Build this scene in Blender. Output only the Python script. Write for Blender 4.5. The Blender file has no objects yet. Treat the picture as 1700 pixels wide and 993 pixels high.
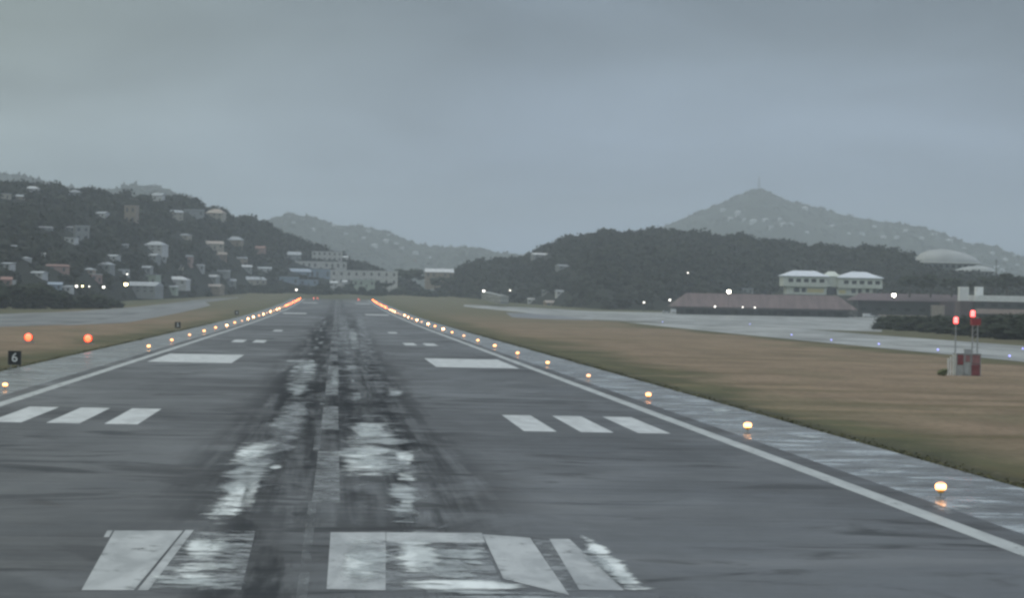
import bpy, bmesh, math, random
import numpy as np
from mathutils import Vector, Matrix, noise as mnoise

random.seed(11)
rng = np.random.default_rng(11)
R = math.radians
S = bpy.context.scene
COL = S.collection

# ------------------------------------------------------------------ camera, sky, sun, exposure
F_PX, CX, CY, W0 = 4950.0, 850.0, 496.5, 1700.0
CAM = Vector((0.15, 0.0, 7.9))
YAW, ROLL = R(3.365), math.atan(0.02)
fwd = Vector((math.sin(YAW), math.cos(YAW), 0))
rt = Vector((math.cos(YAW), -math.sin(YAW), 0))
zup = Vector((0, 0, 1))
cr = rt * math.cos(ROLL) + zup * math.sin(ROLL)
cu = zup * math.cos(ROLL) - rt * math.sin(ROLL)
cam = bpy.data.objects.new('camera', bpy.data.cameras.new('camera'))
COL.objects.link(cam)
cam.matrix_world = Matrix(((cr.x, cu.x, -fwd.x, CAM.x), (cr.y, cu.y, -fwd.y, CAM.y),
                           (cr.z, cu.z, -fwd.z, CAM.z), (0, 0, 0, 1)))
cam.data.sensor_width = 36.0
cam.data.lens = F_PX / W0 * 36.0
cam.data.clip_start = 0.5
cam.data.clip_end = 60000
S.camera = cam

SUN_EL, SUN_AZ = 58.0, -50.0       # degrees; azimuth from +Y towards +X
w = bpy.data.worlds.new('World'); S.world = w
w.use_nodes = True
nt = w.node_tree; N = nt.nodes; L = nt.links
N.clear()
out = N.new('ShaderNodeOutputWorld'); bg = N.new('ShaderNodeBackground')
bg.inputs['Strength'].default_value = 0.10
L.new(bg.outputs[0], out.inputs[0])
sky = N.new('ShaderNodeTexSky'); sky.sky_type = 'NISHITA'; sky.sun_disc = False
sky.sun_elevation = R(SUN_EL); sky.sun_rotation = R(SUN_AZ)
tc = N.new('ShaderNodeTexCoord')
sep = N.new('ShaderNodeSeparateXYZ'); L.new(tc.outputs['Generated'], sep.inputs[0])
ramp = N.new('ShaderNodeValToRGB')       # overcast: dim blue grey low down, bright overhead
L.new(sep.outputs['Z'], ramp.inputs[0])
cols = [(0.0, (.245, .325, .425)), (.030, (.268, .348, .440)), (.060, (.275, .345, .412)), (.085, (.208, .260, .296)), (.12, (.185, .230, .260)),
        (.22, (.27, .315, .35)), (.45, (.56, .63, .685)), (1.0, (.84, .915, .97))]
el = ramp.color_ramp.elements
el[0].position, el[1].position = cols[0][0], cols[-1][0]
for p, c in cols[1:-1]: el.new(p)
for e, (p, c) in zip(sorted(el, key=lambda e: e.position), cols): e.color = (*c, 1)
mp = N.new('ShaderNodeMapping'); mp.inputs['Scale'].default_value = (6, 6, 20)
L.new(tc.outputs['Generated'], mp.inputs[0])
cn = N.new('ShaderNodeTexNoise'); cn.inputs['Scale'].default_value = 1.0
cn.inputs['Detail'].default_value = 5; cn.inputs['Roughness'].default_value = .5
cn.inputs['Distortion'].default_value = .6
L.new(mp.outputs[0], cn.inputs['Vector'])
cmap = N.new('ShaderNodeMapRange'); cmap.inputs['From Min'].default_value = .3; cmap.inputs['From Max'].default_value = .7
cmap.inputs['To Min'].default_value = 7.7; cmap.inputs['To Max'].default_value = 12.4
L.new(cn.outputs['Fac'], cmap.inputs['Value'])
tint = N.new('ShaderNodeMapRange')      # warmer, slightly greener cloud to the left
tint.inputs['From Min'].default_value = -.14; tint.inputs['From Max'].default_value = .06
L.new(sep.outputs['X'], tint.inputs['Value'])
tmix = N.new('ShaderNodeMix'); tmix.data_type = 'RGBA'
tmix.inputs[6].default_value = (1.26, 1.20, 1.00, 1); tmix.inputs[7].default_value = (.97, .98, 1.06, 1)
L.new(tint.outputs[0], tmix.inputs[0])
m1 = N.new('ShaderNodeMix'); m1.data_type = 'RGBA'; m1.blend_type = 'MULTIPLY'; m1.inputs[0].default_value = 1
L.new(ramp.outputs[0], m1.inputs[6]); L.new(tmix.outputs[2], m1.inputs[7])
m2 = N.new('ShaderNodeVectorMath'); m2.operation = 'SCALE'
L.new(m1.outputs[2], m2.inputs[0]); L.new(cmap.outputs[0], m2.inputs['Scale'])
m3 = N.new('ShaderNodeMix'); m3.data_type = 'RGBA'; m3.inputs[0].default_value = .03
L.new(m2.outputs[0], m3.inputs[6]); L.new(sky.outputs[0], m3.inputs[7])
L.new(m3.outputs[2], bg.inputs['Color'])

sd = bpy.data.lights.new('sun', 'SUN'); sd.energy = 0.5; sd.angle = R(60); sd.color = (1, .97, .92)
sun = bpy.data.objects.new('sun', sd); COL.objects.link(sun)
sdir = Vector((math.sin(R(SUN_AZ)) * math.cos(R(SUN_EL)), math.cos(R(SUN_AZ)) * math.cos(R(SUN_EL)), math.sin(R(SUN_EL))))
sun.rotation_euler = sdir.to_track_quat('Z', 'Y').to_euler()

S.view_settings.view_transform = 'Standard'
S.view_settings.look = 'None'
S.view_settings.exposure = 0.07
S.view_settings.gamma = 1.0
S.render.engine = 'CYCLES'
S.cycles.use_denoising = True
S.cycles.filter_width = 2.7
S.cycles.max_bounces = 6
S.cycles.volume_bounces = 1
S.cycles.transparent_max_bounces = 40

# ------------------------------------------------------------------ picture <-> place
def zg(y):
    """height of the airfield along the runway: level, then rising gently"""
    y = np.asarray(y, dtype=float)
    z = 2.33e-6 * np.clip(y - 650, 0, 1800) ** 2
    z = z + .012 * np.clip(y - 2150, 0, 250)
    return z if z.ndim else float(z)
def ray(px, py):
    d = fwd + cr * ((px - CX) / F_PX) - cu * ((py - CY) / F_PX)
    return d
def P(px, py, Y):
    d = ray(px, py); t = (Y - CAM.y) / d.y
    return CAM + d * t
def G(px, py):
    d = ray(px, py); prev = 40.0
    t = 40.0
    while t < 6000:
        p = CAM + d * t
        if p.z <= zg(p.y):
            a, b = prev, t
            for _ in range(30):
                m = (a + b) / 2; q = CAM + d * m
                if q.z <= zg(q.y): b = m
                else: a = m
            return CAM + d * b
        prev = t; t += 8
    return CAM + d * 2400
def proj(p):
    v = p - CAM; dz = v.dot(fwd)
    return CX + F_PX * v.dot(cr) / dz, CY - F_PX * v.dot(cu) / dz

# ------------------------------------------------------------------ materials
def mat(name, col, rough=.7, var=.15, scale=1.0, spec=.5, metal=0.0, bump=0.0, col2=None, stretch=(1, 1, 1), emit=None, estr=0):
    m = bpy.data.materials.new(name); m.use_nodes = True
    t = m.node_tree; b = t.nodes['Principled BSDF']
    b.inputs['Roughness'].default_value = rough
    b.inputs['Metallic'].default_value = metal
    b.inputs['Specular IOR Level'].default_value = spec
    c = t.nodes.new('ShaderNodeTexCoord'); mpn = t.nodes.new('ShaderNodeMapping')
    mpn.inputs['Scale'].default_value = [scale * s for s in stretch]
    t.links.new(c.outputs['Object'], mpn.inputs[0])
    n = t.nodes.new('ShaderNodeTexNoise'); n.inputs['Scale'].default_value = 1; n.inputs['Detail'].default_value = 6
    n.inputs['Roughness'].default_value = .6
    t.links.new(mpn.outputs[0], n.inputs['Vector'])
    r = t.nodes.new('ShaderNodeValToRGB')
    a = [max(0, x * (1 - var)) for x in col]; z = col2 or [x * (1 + var) for x in col]
    r.color_ramp.elements[0].position = .32; r.color_ramp.elements[1].position = .68
    r.color_ramp.elements[0].color = (*a, 1); r.color_ramp.elements[1].color = (*z, 1)
    t.links.new(n.outputs['Fac'], r.inputs[0]); t.links.new(r.outputs[0], b.inputs['Base Color'])
    if bump:
        bn = t.nodes.new('ShaderNodeBump'); bn.inputs['Strength'].default_value = bump
        t.links.new(n.outputs['Fac'], bn.inputs['Height']); t.links.new(bn.outputs[0], b.inputs['Normal'])
    if emit:
        b.inputs['Emission Color'].default_value = (*emit, 1); b.inputs['Emission Strength'].default_value = estr
    return m

class NB:
    """small node-building helper for the larger ground materials"""
    def __init__(s, name):
        s.m = bpy.data.materials.new(name); s.m.use_nodes = True
        s.t = s.m.node_tree; s.b = s.t.nodes['Principled BSDF']; s.o = s.t.nodes['Material Output']
        s.g = s.t.nodes.new('ShaderNodeNewGeometry')
        s.sep = s.t.nodes.new('ShaderNodeSeparateXYZ'); s.t.links.new(s.g.outputs['Position'], s.sep.inputs[0])
        s.X, s.Y = s.sep.outputs['X'], s.sep.outputs['Y']
    def noise(s, sx, sy, detail=4, rough=.55, dist=0, off=0):
        mpn = s.t.nodes.new('ShaderNodeMapping'); mpn.inputs['Scale'].default_value = (sx, sy, 1)
        mpn.inputs['Location'].default_value = (off, off * .7, off)
        s.t.links.new(s.g.outputs['Position'], mpn.inputs[0])
        n = s.t.nodes.new('ShaderNodeTexNoise'); n.inputs['Scale'].default_value = 1
        n.inputs['Detail'].default_value = detail; n.inputs['Roughness'].default_value = rough
        n.inputs['Distortion'].default_value = dist
        s.t.links.new(mpn.outputs[0], n.inputs['Vector']); return n.outputs['Fac']
    def math(s, op, a, b=None, clamp=False):
        n = s.t.nodes.new('ShaderNodeMath'); n.operation = op; n.use_clamp = clamp
        for i, v in enumerate((a, b)):
            if v is None: continue
            if isinstance(v, (int, float)): n.inputs[i].default_value = v
            else: s.t.links.new(v, n.inputs[i])
        return n.outputs[0]
    def rng(s, v, a, b, c=0, d=1, smooth=True):
        n = s.t.nodes.new('ShaderNodeMapRange'); n.clamp = True
        if smooth: n.interpolation_type = 'SMOOTHSTEP'
        for k, x in zip(('From Min', 'From Max', 'To Min', 'To Max'), (a, b, c, d)): n.inputs[k].default_value = x
        s.t.links.new(v, n.inputs['Value']); return n.outputs[0]
    def mix(s, f, a, b):
        n = s.t.nodes.new('ShaderNodeMix'); n.data_type = 'RGBA'
        for i, v in ((0, f), (6, a), (7, b)):
            if isinstance(v, tuple): n.inputs[i].default_value = (*v, 1)
            elif isinstance(v, (int, float)): n.inputs[i].default_value = v
            else: s.t.links.new(v, n.inputs[i])
        return n.outputs[2]
    def band(s, centre, half, soft):
        d = s.math('ABSOLUTE', s.math('SUBTRACT', s.X, centre))
        return s.rng(d, half, half + soft, 1, 0)
    def put(s, col=None, rough=None, bump=None, bstr=.2, bdist=.02):
        if col is not None: s.t.links.new(col, s.b.inputs['Base Color'])
        if rough is not None:
            if isinstance(rough, (int, float)): s.b.inputs['Roughness'].default_value = rough
            else: s.t.links.new(rough, s.b.inputs['Roughness'])
        if bump is not None:
            n = s.t.nodes.new('ShaderNodeBump'); n.inputs['Strength'].default_value = bstr; n.inputs['Distance'].default_value = bdist
            s.t.links.new(bump, n.inputs['Height']); s.t.links.new(n.outputs[0], s.b.inputs['Normal'])
        return s.m

def runway_material():
    n = NB('wet_asphalt')
    big = n.noise(.03, .012, 4); mid = n.noise(.12, .05, 5, .6, .4); streak = n.noise(.05, .55, 5, .65, .3, 7)
    fine = n.noise(2.2, 1.0, 4, .7)
    base = n.mix(n.rng(big, .3, .7), (.031, .038, .045), (.068, .080, .090))
    pat = n.noise(.075, .055, 6, .62, 1.0, 41)
    base = n.mix(n.rng(pat, .50, .68, 0, .75), base, (.112, .123, .133))
    base = n.mix(n.rng(pat, .48, .34, 0, .65), base, (.030, .034, .039))
    base = n.mix(n.math('MULTIPLY', n.rng(streak, .45, .70), .7), base, (.030, .034, .039))
    base = n.mix(n.math('MULTIPLY', n.rng(mid, .55, .78), .45), base, (.120, .130, .138))
    base = n.mix(n.math('MULTIPLY', n.rng(fine, .3, .7), .3), base, (.080, .085, .089))
    # tyre rubber laid down beside the centre line
    lane = n.noise(.55, .010, 4, .6, .3, 3); lane2 = n.noise(.9, .02, 4, .6, .5, 12)
    near = n.rng(n.Y, 60, 130); far = n.rng(n.Y, 700, 1500, 1, .35)
    broad = n.band(.3, 3.6, 5.5)
    rub = n.math('MULTIPLY', n.math('MULTIPLY', broad, n.rng(n.math('ADD', n.math('MULTIPLY', lane, .55), n.math('MULTIPLY', n.noise(.16, .07, 6, .65, 1.0, 51), .45)), .38, .55)), n.math('MULTIPLY', near, far))
    base = n.mix(n.math('MULTIPLY', rub, .95), base, (.012, .014, .018))
    blot = n.noise(.30, .055, 6, .65, 1.2, 61)
    r1 = n.math('MULTIPLY', n.band(-1.9, .9, 1.9), n.rng(n.math('ADD', n.math('MULTIPLY', lane2, .5), n.math('MULTIPLY', blot, .5)), .40, .58))
    r2 = n.math('MULTIPLY', n.band(3.2, .4, 1.4), n.rng(lane2, .4, .6))
    base = n.mix(n.math('MULTIPLY', n.math('MAXIMUM', r1, r2), .7), base, (.020, .023, .027))
    # small dark stains
    st = n.noise(.22, .20, 3, .5, .8, 21)
    base = n.mix(n.rng(st, .62, .74, 0, .7), base, (.022, .024, .026))
    sm = n.noise(.10, .16, 5, .6, 1.2, 33)
    base = n.mix(n.math('MULTIPLY', n.rng(sm, .52, .66), n.rng(n.Y, 250, 90, .2, .7)), base, (.034, .038, .042))
    seam = n.math('MULTIPLY', n.rng(n.math('ABSOLUTE', n.math('SUBTRACT', n.math('FRACT', n.math('MULTIPLY', n.Y, .0263)), .5)), .0, .006, .5, 0), n.rng(mid, .4, .6))
    base = n.mix(seam, base, (.16, .17, .175))
    base = n.mix(n.math('MULTIPLY', n.rng(n.math('ABSOLUTE', n.X), 22.7, 23.4), n.rng(mid, .38, .62, 0, .75)), base, (.03, .033, .036))
    rough = n.math('ADD', n.rng(mid, .3, .7, .40, .58), n.rng(streak, .4, .7, .08, -.08))
    dk = n.math('MAXIMUM', n.math('MULTIPLY', rub, .95), n.math('MULTIPLY', n.math('MAXIMUM', r1, r2), .9))
    dk = n.math('MAXIMUM', dk, n.math('MULTIPLY', n.rng(big, .62, .38), .45))
    dk = n.math('MAXIMUM', dk, n.math('MULTIPLY', n.rng(streak, .5, .72), .6))
    dk = n.math('MAXIMUM', dk, n.rng(sm, .52, .68, 0, .8))
    dk = n.math('MAXIMUM', dk, n.rng(pat, .47, .34, 0, .6))
    rough = n.math('ADD', rough, n.math('MULTIPLY', dk, .28))
    n.t.links.new(n.rng(dk, 0, 1, .52, .03, False), n.b.inputs['Specular IOR Level'])
    return n.put(base, rough, fine, .25, .01)

def shoulder_material():
    n = NB('wet_shoulder_pavement'); n.b.inputs['Specular IOR Level'].default_value = .22
    big = n.noise(.08, .03, 4, .6, .1); st = n.noise(.22, .30, 6, .68, .15, 5); fine = n.noise(1.6, .6, 4, .7)
    base = n.mix(n.rng(big, .35, .65), (.085, .092, .094), (.175, .186, .188))
    base = n.mix(n.rng(st, .53, .63, 0, .9), base, (.50, .54, .55))  # puddle reflections put into the pavement colour as pale streaks
    base = n.mix(n.rng(st, .46, .36, 0, .7), base, (.040, .045, .048))
    base = n.mix(n.rng(fine, .35, .7, 0, .35), base, (.08, .085, .085))
    rough = n.rng(st, .40, .62, .45, .14)
    return n.put(base, rough, fine, .2, .01)

def taxi_material():
    n = NB('wet_concrete_taxiway')
    big = n.noise(.03, .008, 4, .6, .4); st = n.noise(.10, .03, 5, .6, .5, 5); fine = n.noise(.8, .3, 4, .7)
    base = n.mix(n.rng(big, .38, .62), (.16, .168, .162), (.30, .312, .30))
    base = n.mix(n.rng(st, .5, .68, 0, .7), base, (.40, .42, .41))
    base = n.mix(n.rng(st, .45, .30, 0, .7), base, (.085, .09, .088))
    base = n.mix(n.rng(fine, .4, .7, 0, .3), base, (.11, .115, .11))
    n.b.inputs['Specular IOR Level'].default_value = .3
    return n.put(base, n.rng(st, .35, .6, .62, .42), fine, .15, .01)

def dark_apron_material():
    n = NB('dark_wet_apron')
    st = n.noise(.08, .02, 5, .6, .5, 9)
    return n.put(n.mix(n.rng(st, .35, .65), (.05, .054, .06), (.11, .118, .125)), .42)

def taxi_dark_material():
    n = NB('old_wet_asphalt_taxiway')
    st = n.noise(.06, .012, 5, .6, .5, 19)
    n.b.inputs['Specular IOR Level'].default_value = .3
    return n.put(n.mix(n.rng(st, .35, .65), (.050, .056, .060), (.165, .178, .184)), .55)

def grass_material(name, far=False):
    n = NB(name)
    big = n.noise(.035, .014, 5, .6, .6); mid = n.noise(.16, .05, 5, .6, .4, 4); fine = n.noise(1.3, .5, 5, .7)
    ax = n.math('ADD', n.math('ABSOLUTE', n.X), n.math('MULTIPLY', n.math('SUBTRACT', big, .5), 34))
    edge = n.math('MAXIMUM', n.rng(ax, 34, 43, 1, 0), n.rng(ax, 93, 98))
    green = n.mix(n.rng(mid, .35, .65), (.040, .050, .021), (.080, .086, .038))
    brown = n.mix(n.rng(mid, .32, .68), (.170, .126, .085), (.240, .180, .125))
    c = n.mix(n.math('MULTIPLY', edge, .9), brown, green)
    c = n.mix(n.rng(big, .52, .68, 0, .5), c, (.095, .098, .050))
    stg = n.noise(.018, .075, 5, .62, .5, 17)
    c = n.mix(n.rng(stg, .50, .66, 0, .75), c, (.098, .082, .038))
    c = n.mix(n.rng(stg, .46, .34, 0, .5), c, (.285, .210, .135))
    margin = n.math('ADD', n.math('ABSOLUTE', n.X), n.math('MULTIPLY', n.math('SUBTRACT', mid, .5), 2.2))
    c = n.mix(n.rng(margin, 31.0, 33.2, .75, 0), c, (.030, .033, .018))  # darker tone close to the paved edge
    farmix = n.rng(n.Y, 700, 1500)
    c = n.mix(n.math('MULTIPLY', farmix, .75), c, (.085, .092, .048))
    c = n.mix(n.rng(fine, .48, .66, 0, .55), c, (.075, .066, .038))
    c = n.mix(n.rng(fine, .46, .28, 0, .30), c, (.24, .20, .15))
    n.b.inputs['Specular IOR Level'].default_value = .15
    return n.put(c, .9, fine, .6, .12)

def paint_material(name, col, lo, hi, sx=1.2, sy=.35, rough=.45, col2=None, ragged=0.0):
    """road paint with worn holes down to the asphalt"""
    n = NB(name)
    nz = n.noise(sx, sy, 8, .72, .35, 3); v = n.noise(.8, .18, 4, .6, .3, 8)
    c = n.mix(n.rng(v, .35, .68), col, col2 or tuple(x * .72 for x in col))
    n.put(c, rough)
    tr = n.t.nodes.new('ShaderNodeBsdfTransparent'); mx = n.t.nodes.new('ShaderNodeMixShader')
    if ragged:      # wear eats in from the outline of each patch
        uv = n.t.nodes.new('ShaderNodeUVMap'); su = n.t.nodes.new('ShaderNodeSeparateXYZ'); n.t.links.new(uv.outputs[0], su.inputs[0])
        e = [n.math('SUBTRACT', .5, n.math('ABSOLUTE', n.math('SUBTRACT', su.outputs[i], .5))) for i in ('X', 'Y')]
        big = n.noise(.40, .16, 4, .6, .8, 15)
        fall = n.math('MULTIPLY', n.rng(e[0], 0, .42), n.rng(e[1], 0, .42))
        nz = n.math('ADD', n.math('SUBTRACT', nz, n.math('MULTIPLY', n.math('SUBTRACT', 1, fall), ragged)), n.math('MULTIPLY', n.math('SUBTRACT', big, .5), .75))
    n.t.links.new(n.rng(nz, lo, hi), mx.inputs[0]); n.t.links.new(tr.outputs[0], mx.inputs[1])
    n.t.links.new(n.b.outputs[0], mx.inputs[2]); n.t.links.new(mx.outputs[0], n.o.inputs['Surface'])
    return n.m

def foliage_material(name, dark, light, scale=.25, vary=.38):
    n = bpy.data.materials.new(name); n.use_nodes = True
    t = n.node_tree; b = t.nodes['Principled BSDF']; b.inputs['Roughness'].default_value = .8
    b.inputs['Specular IOR Level'].default_value = .12
    g = t.nodes.new('ShaderNodeNewGeometry')
    nn = t.nodes.new('ShaderNodeTexNoise'); nn.inputs['Scale'].default_value = scale; nn.inputs['Detail'].default_value = 6
    nn.inputs['Roughness'].default_value = .65
    t.links.new(g.outputs['Position'], nn.inputs['Vector'])
    r = t.nodes.new('ShaderNodeValToRGB'); r.color_ramp.elements[0].position = .36; r.color_ramp.elements[1].position = .66
    r.color_ramp.elements[0].color = (*dark, 1); r.color_ramp.elements[1].color = (*light, 1)
    t.links.new(nn.outputs['Fac'], r.inputs[0])
    mx = t.nodes.new('ShaderNodeMix'); mx.data_type = 'RGBA'; mx.blend_type = 'MULTIPLY'; mx.inputs[0].default_value = 1
    vr = t.nodes.new('ShaderNodeMapRange'); vr.inputs['To Min'].default_value = 1 - vary; vr.inputs['To Max'].default_value = 1 + vary * .95
    t.links.new(g.outputs['Random Per Island'], vr.inputs['Value'])
    cmb = t.nodes.new('ShaderNodeCombineColor')
    for i in range(3): t.links.new(vr.outputs[0], cmb.inputs[i])
    t.links.new(r.outputs[0], mx.inputs[6]); t.links.new(cmb.outputs[0], mx.inputs[7])
    t.links.new(mx.outputs[2], b.inputs['Base Color'])
    return n

def glow(name, col, strength):
    m = mat(name, (.8, .7, .6), .3, .05); b = m.node_tree.nodes['Principled BSDF']
    b.inputs['Emission Color'].default_value = (*col, 1); b.inputs['Emission Strength'].default_value = strength
    return m

M = {}
M['runway'] = runway_material(); M['shoulder'] = shoulder_material(); M['taxi'] = taxi_material()
M['taxi_dark'] = taxi_dark_material(); M['apron_dark'] = dark_apron_material(); M['grass'] = grass_material('airfield_grass')
M['paint'] = paint_material('runway_paint', (.52, .55, .56), .24, .36)
M['paint_edge'] = paint_material('edge_line_paint', (.40, .43, .43), .30, .42, 1.5, .2)
M['paint_grey'] = paint_material('aged_grey_paint', (.19, .21, .22), .30, .66, .8, .5)
M['paint_lilac'] = paint_material('dull_number_paint', (.42, .445, .455), .26, .46, .9, .6, .45, (.25, .27, .28))
M['paint_bright'] = paint_material('bright_worn_paint', (.80, .84, .82), .36, .60, .55, .50, .35, (.48, .52, .51))
M['paint_patchy'] = paint_material('patchy_worn_paint', (.68, .72, .71), .44, .68, .50, .45, .35, (.36, .39, .39))
M['scrap_bright'] = paint_material('scraps_of_bright_paint', (.84, .89, .89), .27, .52, .50, .9, .35, (.45, .49, .49), .34)
M['scrap_patchy'] = paint_material('scraps_of_patchy_paint', (.50, .55, .56), .34, .66, .45, .95, .35, (.30, .33, .34), .34)
M['scrap_faint'] = paint_material('scraps_of_faint_paint', (.20, .22, .235), .30, .70, .6, .25, .4, (.14, .155, .165), .32)
M['paint_ghost'] = paint_material('ghost_of_old_number_paint', (.24, .26, .27), .40, .60, .7, .8, .45, (.13, .145, .155))
M['paint_faint'] = paint_material('faint_worn_paint', (.20, .22, .23), .40, .75, .6, .22)
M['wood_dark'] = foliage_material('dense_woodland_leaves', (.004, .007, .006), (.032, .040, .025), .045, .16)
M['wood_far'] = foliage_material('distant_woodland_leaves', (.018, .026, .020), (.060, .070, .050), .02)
M['leaf'] = foliage_material('tree_leaves', (.012, .018, .012), (.045, .058, .032), .5)
M['leaf_hedge'] = foliage_material('hedge_leaves', (.012, .018, .010), (.050, .058, .030), .4)
M['bark'] = mat('bark', (.06, .05, .04), .9, .3, 3)
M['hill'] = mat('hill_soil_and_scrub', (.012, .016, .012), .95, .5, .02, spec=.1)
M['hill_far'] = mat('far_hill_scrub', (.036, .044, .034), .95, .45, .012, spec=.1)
M['blades'] = foliage_material('grass_blades', (.125, .110, .068), (.22, .185, .13), .09)
M['blades_green'] = foliage_material('green_grass_blades', (.075, .078, .036), (.14, .13, .068), .12)
M['metal'] = mat('grey_galvanised_metal', (.34, .35, .36), .5, .15, 4, metal=.3)
M['metal_dark'] = mat('dark_metal', (.05, .05, .055), .5, .2, 4)
M['orange_paint'] = mat('orange_enamel', (.50, .16, .04), .45, .12, 5)
M['yellow_paint'] = mat('yellow_enamel', (.60, .40, .06), .45, .12, 5)
M['black_sign'] = mat('black_sign_sheet', (.012, .013, .015), .45, .2, 3)
M['white_paint'] = mat('white_wall_paint', (.72, .74, .74), .6, .1, .6)
M['red_paint'] = mat('red_wall_paint', (.30, .045, .055), .6, .15, 1)
M['glass_dark'] = mat('dark_window_glass', (.018, .022, .026), .15, .3, .7)
M['house_glass'] = mat('dull_house_glass', (.11, .12, .13), .25, .3, .7)
M['lens_warm'] = glow('warm_white_runway_lamp', (1, .43, .13), 5.5)
M['lens_skirt'] = glow('orange_glass_glow', (1, .30, .05), 1.1)  # weak orange emission imitating the halo round each lamp
M['lens_dull'] = glow('dull_peach_runway_lamp', (1, .50, .24), 2.6)
M['lens_far'] = glow('strong_peach_runway_lamp', (1, .46, .19), 26)
M['lens_peach'] = glow('peach_runway_lamp', (1, .36, .11), 5.5)
M['lens_amber'] = glow('amber_runway_lamp', (1, .15, .025), 42)
M['lens_red'] = glow('red_runway_lamp', (1, .10, .08), 16)
M['lens_papi'] = glow('red_orange_approach_lamp', (1, .045, .003), 6)
M['lens_beacon'] = glow('red_obstruction_lamp', (1, .05, .05), 7)
M['lens_blue'] = glow('blue_taxiway_lamp', (.25, .28, 1), 2)
M['lens_flood'] = glow('white_floodlamp', (1, .92, .76), 34)
M['lens_dim'] = glow('dim_white_lamp', (1, .93, .85), 5)
M['lens_yellow'] = glow('yellowish_street_lamp', (1, .80, .40), 20)

# ------------------------------------------------------------------ mesh helpers
class MB:
    def __init__(s): s.v = []; s.f = []
    def add(s, vs, fs):
        o = len(s.v); s.v += [tuple(x) for x in vs]; s.f += [tuple(i + o for i in q) for q in fs]; return s
    def box(s, c, d, rz=0, taper=1.0):
        x, y, z = d[0] / 2, d[1] / 2, d[2] / 2
        ca, sa = math.cos(rz), math.sin(rz); vs = []
        for k, (sx, sy, sz) in enumerate([(-1, -1, -1), (1, -1, -1), (1, 1, -1), (-1, 1, -1), (-1, -1, 1), (1, -1, 1), (1, 1, 1), (-1, 1, 1)]):
            t = taper if sz > 0 else 1
            a, b = sx * x * t, sy * y * t
            vs.append((c[0] + a * ca - b * sa, c[1] + a * sa + b * ca, c[2] + sz * z))
        return s.add(vs, [(3, 2, 1, 0), (4, 5, 6, 7), (0, 1, 5, 4), (1, 2, 6, 5), (2, 3, 7, 6), (3, 0, 4, 7)])
    def lathe(s, prof, n=12, c=(0, 0, 0), cap=True):
        vs = []; fs = []
        for (r, z) in prof:
            for i in range(n):
                a = 2 * math.pi * i / n
                vs.append((c[0] + r * math.cos(a), c[1] + r * math.sin(a), c[2] + z))
        for j in range(len(prof) - 1):
            for i in range(n):
                fs.append((j * n + i, j * n + (i + 1) % n, (j + 1) * n + (i + 1) % n, (j + 1) * n + i))
        if cap:
            fs.append(tuple(range(n - 1, -1, -1))); fs.append(tuple(range((len(prof) - 1) * n, len(prof) * n)))
        return s.add(vs, fs)
    def tube(s, a, b, r0, r1=None, n=8):
        a, b = Vector(a), Vector(b); r1 = r0 if r1 is None else r1
        d = (b - a).normalized(); u = d.orthogonal().normalized(); v = d.cross(u); vs = []
        for p, r in ((a, r0), (b, r1)):
            for i in range(n):
                t = 2 * math.pi * i / n; vs.append(p + u * (r * math.cos(t)) + v * (r * math.sin(t)))
        fs = [(i, (i + 1) % n, n + (i + 1) % n, n + i) for i in range(n)] + [tuple(range(n - 1, -1, -1)), tuple(range(n, 2 * n))]
        return s.add(vs, fs)
    def prism(s, pts, y0, y1):     # outline in x,z swept along y
        n = len(pts); vs = [(x, y0, z) for x, z in pts] + [(x, y1, z) for x, z in pts]
        fs = [tuple(range(n)), tuple(range(2 * n - 1, n - 1, -1))] + [(i + n, (i + 1) % n + n, (i + 1) % n, i) for i in range(n)]
        return s.add(vs, fs)
    def hip(s, c, W, D, H, ridge, over=.5, th=.25):
        x, y = W / 2 + over, D / 2 + over; r = ridge / 2; cx, cy, cz = c
        vs = [(-x, -y, 0), (x, -y, 0), (x, y, 0), (-x, y, 0), (-x, -y, th), (x, -y, th), (x, y, th), (-x, y, th), (-r, 0, H + th), (r, 0, H + th)]
        vs = [(cx + a, cy + b, cz + d) for a, b, d in vs]
        return s.add(vs, [(3, 2, 1, 0), (0, 1, 5, 4), (1, 2, 6, 5), (2, 3, 7, 6), (3, 0, 4, 7), (4, 5, 9, 8), (5, 6, 9), (6, 7, 8, 9), (7, 4, 8)])
    def build(s, name, m, parent=None, smooth=False):
        me = bpy.data.meshes.new(name); me.from_pydata(s.v, [], s.f); me.update()
        if smooth: me.polygons.foreach_set('use_smooth', [True] * len(me.polygons))
        me.materials.append(m)
        o = bpy.data.objects.new(name, me); COL.objects.link(o)
        if parent: o.parent = parent
        return o
def np_mesh(name, V, Fc, m, parent=None, smooth=False):
    V = np.asarray(V, dtype=np.float32); Fc = np.asarray(Fc, dtype=np.int32); k = Fc.shape[1]
    me = bpy.data.meshes.new(name); me.vertices.add(len(V)); me.vertices.foreach_set('co', V.ravel())
    me.loops.add(Fc.size); me.loops.foreach_set('vertex_index', Fc.ravel())
    me.polygons.add(len(Fc)); me.polygons.foreach_set('loop_start', np.arange(0, Fc.size, k, dtype=np.int32))
    me.polygons.foreach_set('use_smooth', np.full(len(Fc), smooth))
    me.update(calc_edges=True); me.validate()
    me.materials.append(m)
    o = bpy.data.objects.new(name, me); COL.objects.link(o)
    if parent: o.parent = parent
    return o
def tag(o, label=None, cat=None, group=None, kind=None):
    for k, v in (('label', label), ('category', cat), ('group', group), ('kind', kind)):
        if v: o[k] = v
    return o
def empty(name, loc, rz=0, label=None, cat=None, group=None):
    o = bpy.data.objects.new(name, None); COL.objects.link(o); o.empty_display_size = .3
    o.location = loc; o.rotation_euler.z = rz
    return tag(o, label, cat, group)
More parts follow.
